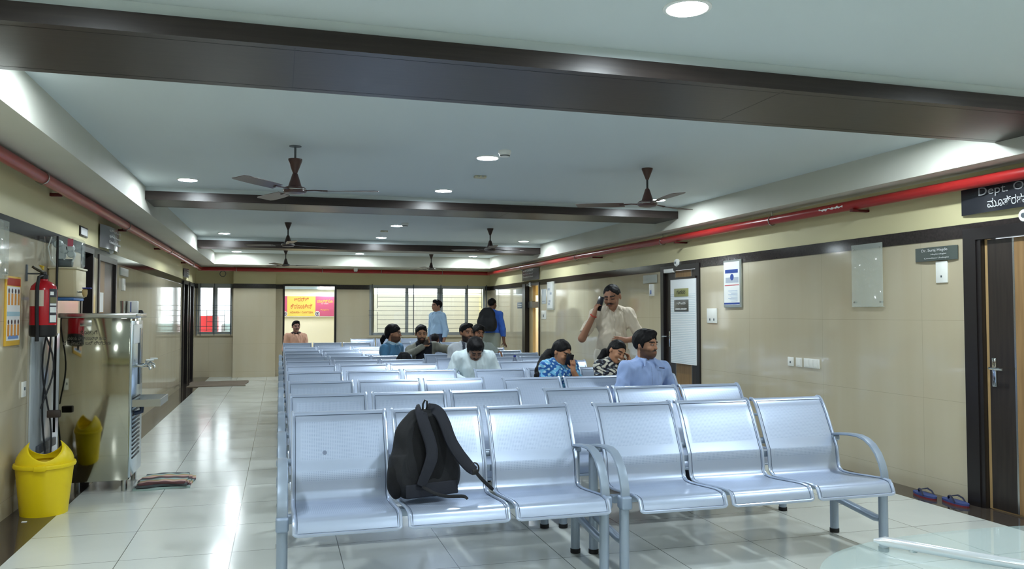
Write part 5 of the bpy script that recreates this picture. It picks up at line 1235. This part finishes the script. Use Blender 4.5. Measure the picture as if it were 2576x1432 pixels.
# 4 laughing woman
loc = (3.085, 7.25, 0); rz = 4
person('person seated laughing in a black and cream patterned blouse, head tilted sideways', loc, rz, .92, False, (164, 118, 90), lean=8, head=(12, 20, 20), head_off=(.02, 0, -.045), fem=True, smile=True, closed=True, hair='tied', collar=False, sleeve='short', shirt=(200, 196, 184), pattern=blotch((204, 200, 186), (34, 34, 44), (96, 104, 116), 75), trousers=(120, 40, 50), res=.005, vneck=.02,
    arms={1: ((.24, -.10, .70), (.13, -.15, .89)), -1: ((-.18, -.13, .64), (-.04, -.28, .60))}, hands={1: dict(d=(-.1, .1, 1), n=(-1, 0, 0), curl=.6, right=1)},
    hair_extra=[(np.array([-.02, .07, .99]), .045), (np.array([-.06, .08, .93]), .034), (np.array([-.08, .07, .87]), .02)])
# 5 looking down, pale cyan shirt
loc = (2.0, 8.42, 0)
person('person seated in a pale mint shirt looking down into the lap', loc, -4, 1.01, False, (124, 92, 76), lean=6, head=(2, 38, 0), head_off=(0, -.01, -.105), mous=True, closed=True, hair='thick', shirt=(208, 222, 228), trousers=(70, 74, 80), res=.0055, beard=0,
    arms={1: ((.255, -.04, .72), (.07, -.27, .63)), -1: ((-.255, -.04, .72), (-.07, -.27, .63))}, vneck=.01)
# 6 denim jacket, turned to the right
loc = (1.44, 10.93, 0)
person('person seated in a denim blue shirt turned to the bearded neighbour', loc, 48, 1.0, False, (150, 108, 84), lean=4, head=(22, 4, 0), beard=1, hair='thick', shirt=(86, 134, 172), trousers=(40, 44, 60), res=.008, collar_c=(170, 200, 220),
    hair_extra=[(np.array([0, .09, 1.06]), .035), (np.array([0, .125, 1.02]), .03), (np.array([.0, .13, .97]), .018)])
# 7 bearded, hand at chin
loc = (1.945, 11.08, 0)
person('person seated with a full beard, grey shirt and black vest, hand raised to the chin', loc, 2, 1.0, False, (168, 124, 96), lean=8, side=-8, head=(-4, 8, 0), beard=2, hair='short', shirt=(128, 128, 118), trousers=(40, 40, 44), res=.008, pattern=lambda V, b: np.where((np.abs(V[:, 0] + .04) < .11)[:, None] & (V[:, 1] > -.175)[:, None] & (V[:, 1] < .04)[:, None], lin((34, 36, 44)), b),
    arms={1: ((.33, -.10, .87), (.30, -.30, .77)), -1: ((-.27, -.14, .80), (-.07, -.22, .93))}, hands={-1: dict(d=(.5, -.1, .6), n=(.2, .8, .3), curl=1.0, right=1)})
# 8 bearded, pale striped shirt
loc = (2.34, 10.28, 0)
person('person seated in a pale grey shirt with black beard beside the grinning neighbour', loc, 4, 1.03, False, (150, 108, 84), lean=2, head=(14, 2, 0), beard=2, hair='short', shirt=(206, 212, 220), trousers=(50, 52, 60), res=.008, pattern=lambda V, b: np.where((np.abs(np.abs(V[:, 0] - .02) - .075) < .016)[:, None], lin((70, 76, 90)), b))
# 9 behind him, grey tshirt
loc = (2.69, 11.08, 0)
person('person seated in a light grey shirt with dark fringe, smiling, behind the mint shirt', loc, 2, .98, False, (158, 112, 86), lean=2, head=(14, 6, 8), beard=1, hair='thick', smile=True, shirt=(172, 182, 178), trousers=(60, 60, 66), res=.008, sleeve='short', collar=False,
    arms={1: ((.31, -.06, .80), (.33, -.27, .66)), -1: ((-.2, -.1, .7), (-.1, -.3, .6))})
# 10 standing light blue shirt, profile towards the canteen
loc = (3.04, 15.9, 0)
person('person standing in a light blue shirt, seen from the side before the long window', loc, -62, 1.0, True, (150, 108, 86), lean=0, head=(-12, 0, 0), head_s=1.02, hair='short', shirt=(170, 200, 232), trousers=(60, 66, 84), res=.009)
# 11 standing with backpack, seen from behind
loc = (4.04, 15.45, 0)
bp = person('person standing with a black backpack over a royal blue shirt, back turned', loc, 143, 1.02, True, (104, 74, 60), lean=2, head=(-8, 4, 0), hair='crop', shirt=(62, 104, 196), trousers=(140, 146, 138), res=.009)
# 12 in canteen doorway
loc = (.33, 17.25, 0)
person('person seated in a peach shirt with dark collar before the canteen doorway', loc, 6, 1.0, False, (150, 112, 100), lean=0, head=(8, 0, 0), mous=True, hair='short', shirt=(226, 176, 152), trousers=(80, 70, 66), res=.008, collar_c=(60, 44, 44), sleeve='long', vneck=.02)
# 13 child
loc = (2.44, 13.0, 0)
person('child seated in a red top, dark head just showing over the benches', loc, 150, .74, False, (96, 66, 54), lean=2, head=(0, 0, 0), hair='crop', head_s=1.12, shirt=(206, 50, 60), trousers=(50, 50, 60), res=.009, sleeve='short', collar=False, cat='child')

# plain stool for the person in the doorway
st = thing('metal_stool', 'plain grey stool under the person in the peach shirt', 'stool', (.33, 17.27, 0))
MB().lathe([(.001, .385), (.16, .385), (.165, .395), (.165, .408), (.001, .412)], n=24).build('seat', M_rail, st)
for k in range(4): a = PI / 4 + k * PI / 2; MB().tube([(.11 * math.cos(a), .11 * math.sin(a), .386), (.16 * math.cos(a), .16 * math.sin(a), 0)], .011, 8).build('leg', M_rail, st)

# ================================================================== BAGS
M_nyl = mat('black_nylon', L(16, 18, 24), .72, bump=((120, 120, 120), .35, .003)); M_nyl2 = mat('black_nylon_panel', L(27, 30, 41), .75, bump=((160, 160, 160), .3, .002)); M_mesh = mat('black_mesh_fabric', L(9, 10, 14), .9, bump=((300, 300, 300), .5, .002))
def backpack(label, loc, rz, pitch, s=1.0, res=.006, full=True):
    """back panel (with shoulder straps) faces local -Y, base at z=0"""
    t = thing('backpack', label, 'backpack', loc); t.rotation_euler = (math.radians(pitch), 0, math.radians(rz)); t.scale = (s, s, s)
    def base(o=0):
        f = Field((-.26, -.16, -.03), (.26, .24, .58), res)
        f.cap((-.105, .02, .10), (.105, .02, .10), .095 + o, k=0); f.cap((-.085, .015, .34), (.085, .015, .34), .085 + o, k=.10); f.cap((-.10, .03, .20), (.10, .03, .20), .10 + o, k=.08); f.cap((-.04, .0, .43), (.04, .0, .43), .058 + o, k=.08)
        f.ell((0, .10, .17), (.12 + o, .075 + o, .15), k=.03)
        return f
    f = base(); f.plane_cut((0, 0, .004), (0, 0, -1)); f.plane_cut((0, -.058, 0), (0, -1, 0)); f.warp(lambda X, Y, Z: .004 * nz(X, Y, Z, 22, 4) + .002 * nz(X, Y, Z, 60, 5))
    f.warp(lambda X, Y, Z: .004 * np.exp(-((X**2 / .15**2 + (Z - .25)**2 / .22**2 - 1) / .06)**2) * (Y < -.03))
    fobj = field_obj(f, 'bag_body', M_nyl, t)
    if not full: 
        for q in (-1, 1): MB().tube([(q * .06, -.055, .46), (q * .07, -.085, .38), (q * .08, -.085, .2), (q * .11, -.05, .07)], .02, 8, sx=.35).build('shoulder_strap', M_nyl2, t)
        return t
    mb = MB(); mb.bbox((-.155, -.068, .012), (.155, -.052, .085), .012, seg=3); mb.build('lower_back_panel', M_nyl2, t)
    f = Field((-.2, -.1, .06), (.2, -.02, .5), .006); f.ell((0, -.052, .27), (.115, .018, .19), k=0); f.warp(lambda X, Y, Z: .004 * np.cos(X * 60) + 0 * Y + 0 * Z); field_obj(f, 'mesh_back_panel', M_mesh, t)
    f = Field((-.28, -.12, 0), (-.08, .18, .26), .006); f.ell((-.175, .03, .115), (.045, .075, .105), k=0); f.warp(lambda X, Y, Z: .003 * nz(X, Y, Z, 50, 2)); field_obj(f, 'side_pocket', M_mesh, t)
    def strap(pts, name, w_=.033, th=.010, m=M_nyl2):
        mb = MB(); P = [Vector(p) for p in pts]
        # smooth by subdivision
        for _ in range(2):
            Q = [P[0]]
            for a, b in zip(P[:-1], P[1:]): Q += [a * .75 + b * .25, a * .25 + b * .75]
            P = Q + [P[-1]]
        vs = []; n = len(P)
        for i, p in enumerate(P):
            tg = (P[min(i + 1, n - 1)] - P[max(i - 1, 0)]).normalized(); nn = Vector((0, -1, 0)); nn = (nn - tg * nn.dot(tg)).normalized(); sd_ = tg.cross(nn)
            ww = w_ * (1 if i < n * .7 else 1 - .35 * (i - n * .7) / (n * .3))
            for (a, b) in ((-1, -.6), (-.9, -1), (.9, -1), (1, -.6), (1, .6), (.9, 1), (-.9, 1), (-1, .6)): vs.append(p + sd_ * ww * a + nn * th * (-b) * (.9 + .15 * math.sin(i * 2.1)))
        fs = []
        for i in range(n - 1):
            for k in range(8): fs.append((i*8+k, i*8+(k+1) % 8, (i+1)*8+(k+1) % 8, (i+1)*8+k))
        fs += [tuple(range(8))[::-1], tuple((n-1)*8+k for k in range(8))]
        mb.add(vs, fs, 0, True); return mb.build(name, m, t, auto=50)
    strap([(-.020, .0, .485), (-.045, -.065, .475), (-.040, -.092, .40), (-.012, -.100, .31), (-.005, -.105, .23), (-.035, -.10, .16), (-.075, -.08, .075)], 'shoulder_strap')
    rs = strap([(.03, .0, .485), (.06, -.065, .475), (.085, -.095, .40), (.105, -.11, .30), (.150, -.125, .215), (.20, -.14, .145), (.225, -.145, .125)], 'shoulder_strap')
    MB().tube([(.225 + .026 * math.cos(a * PI / 8), -.145, .14 + .030 * math.sin(a * PI / 8)) for a in range(16)], .0045, 8, closed=True, sx=1).build('strap_ring', M_black, rs)
    MB().bbox((.205, -.155, .105), (.24, -.135, .135), .004).build('strap_buckle', M_black, rs)
    strap([(.23, -.145, .12), (.27, -.145, .07), (.32, -.14, .025), (.335, -.138, .012)], 'webbing_tail', .010, .002, M_nyl)
    strap([(-.07, -.09, .07), (-.03, -.13, .035), (.02, -.165, .012), (.075, -.20, .008), (.11, -.23, .006), (.12, -.245, -.01)], 'webbing_tail', .009, .002, M_nyl)
    MB().tube([(-.012, -.02, .475), (-.014, -.035, .515), (-.004, -.042, .535), (.008, -.042, .53), (.012, -.03, .50), (.010, -.015, .475)], .0055, 8).build('grab_loop', M_black, t)
    return t
backpack('black backpack propped on the middle seat of the front row bench', (.745, 4.13, .424), 14, -9, .93)
# backpack worn
w_ = backpack('black backpack worn by the man in the royal blue shirt', (3.91, 15.27, 1.02), 143, 0, .98, .009, False)
# small black rucksack on a bench mid room
b2 = backpack('small black rucksack standing on a bench in front of the bearded man', (1.49, 9.97, .43), -10, 0, .93, .008, False); b2.scale = (.66, .8, .96)
"""bottles and bits"""
t = thing('water_bottle', 'small blue-capped bottle on the bench back beside the grey shirt', 'bottle', (2.72, 9.30, .43)); MB().lathe([(.001, 0), (.03, 0), (.032, .02), (.032, .36), (.014, .41), (.014, .425), (.001, .425)], n=16).build('bottle_body', mat('bottle_clear', L(120, 130, 150), .15, alpha=.7), t); MB().lathe([(.016, .425), (.016, .445), (.001, .447)], n=12).build('bottle_cap', MATS['tap_blue'], t)
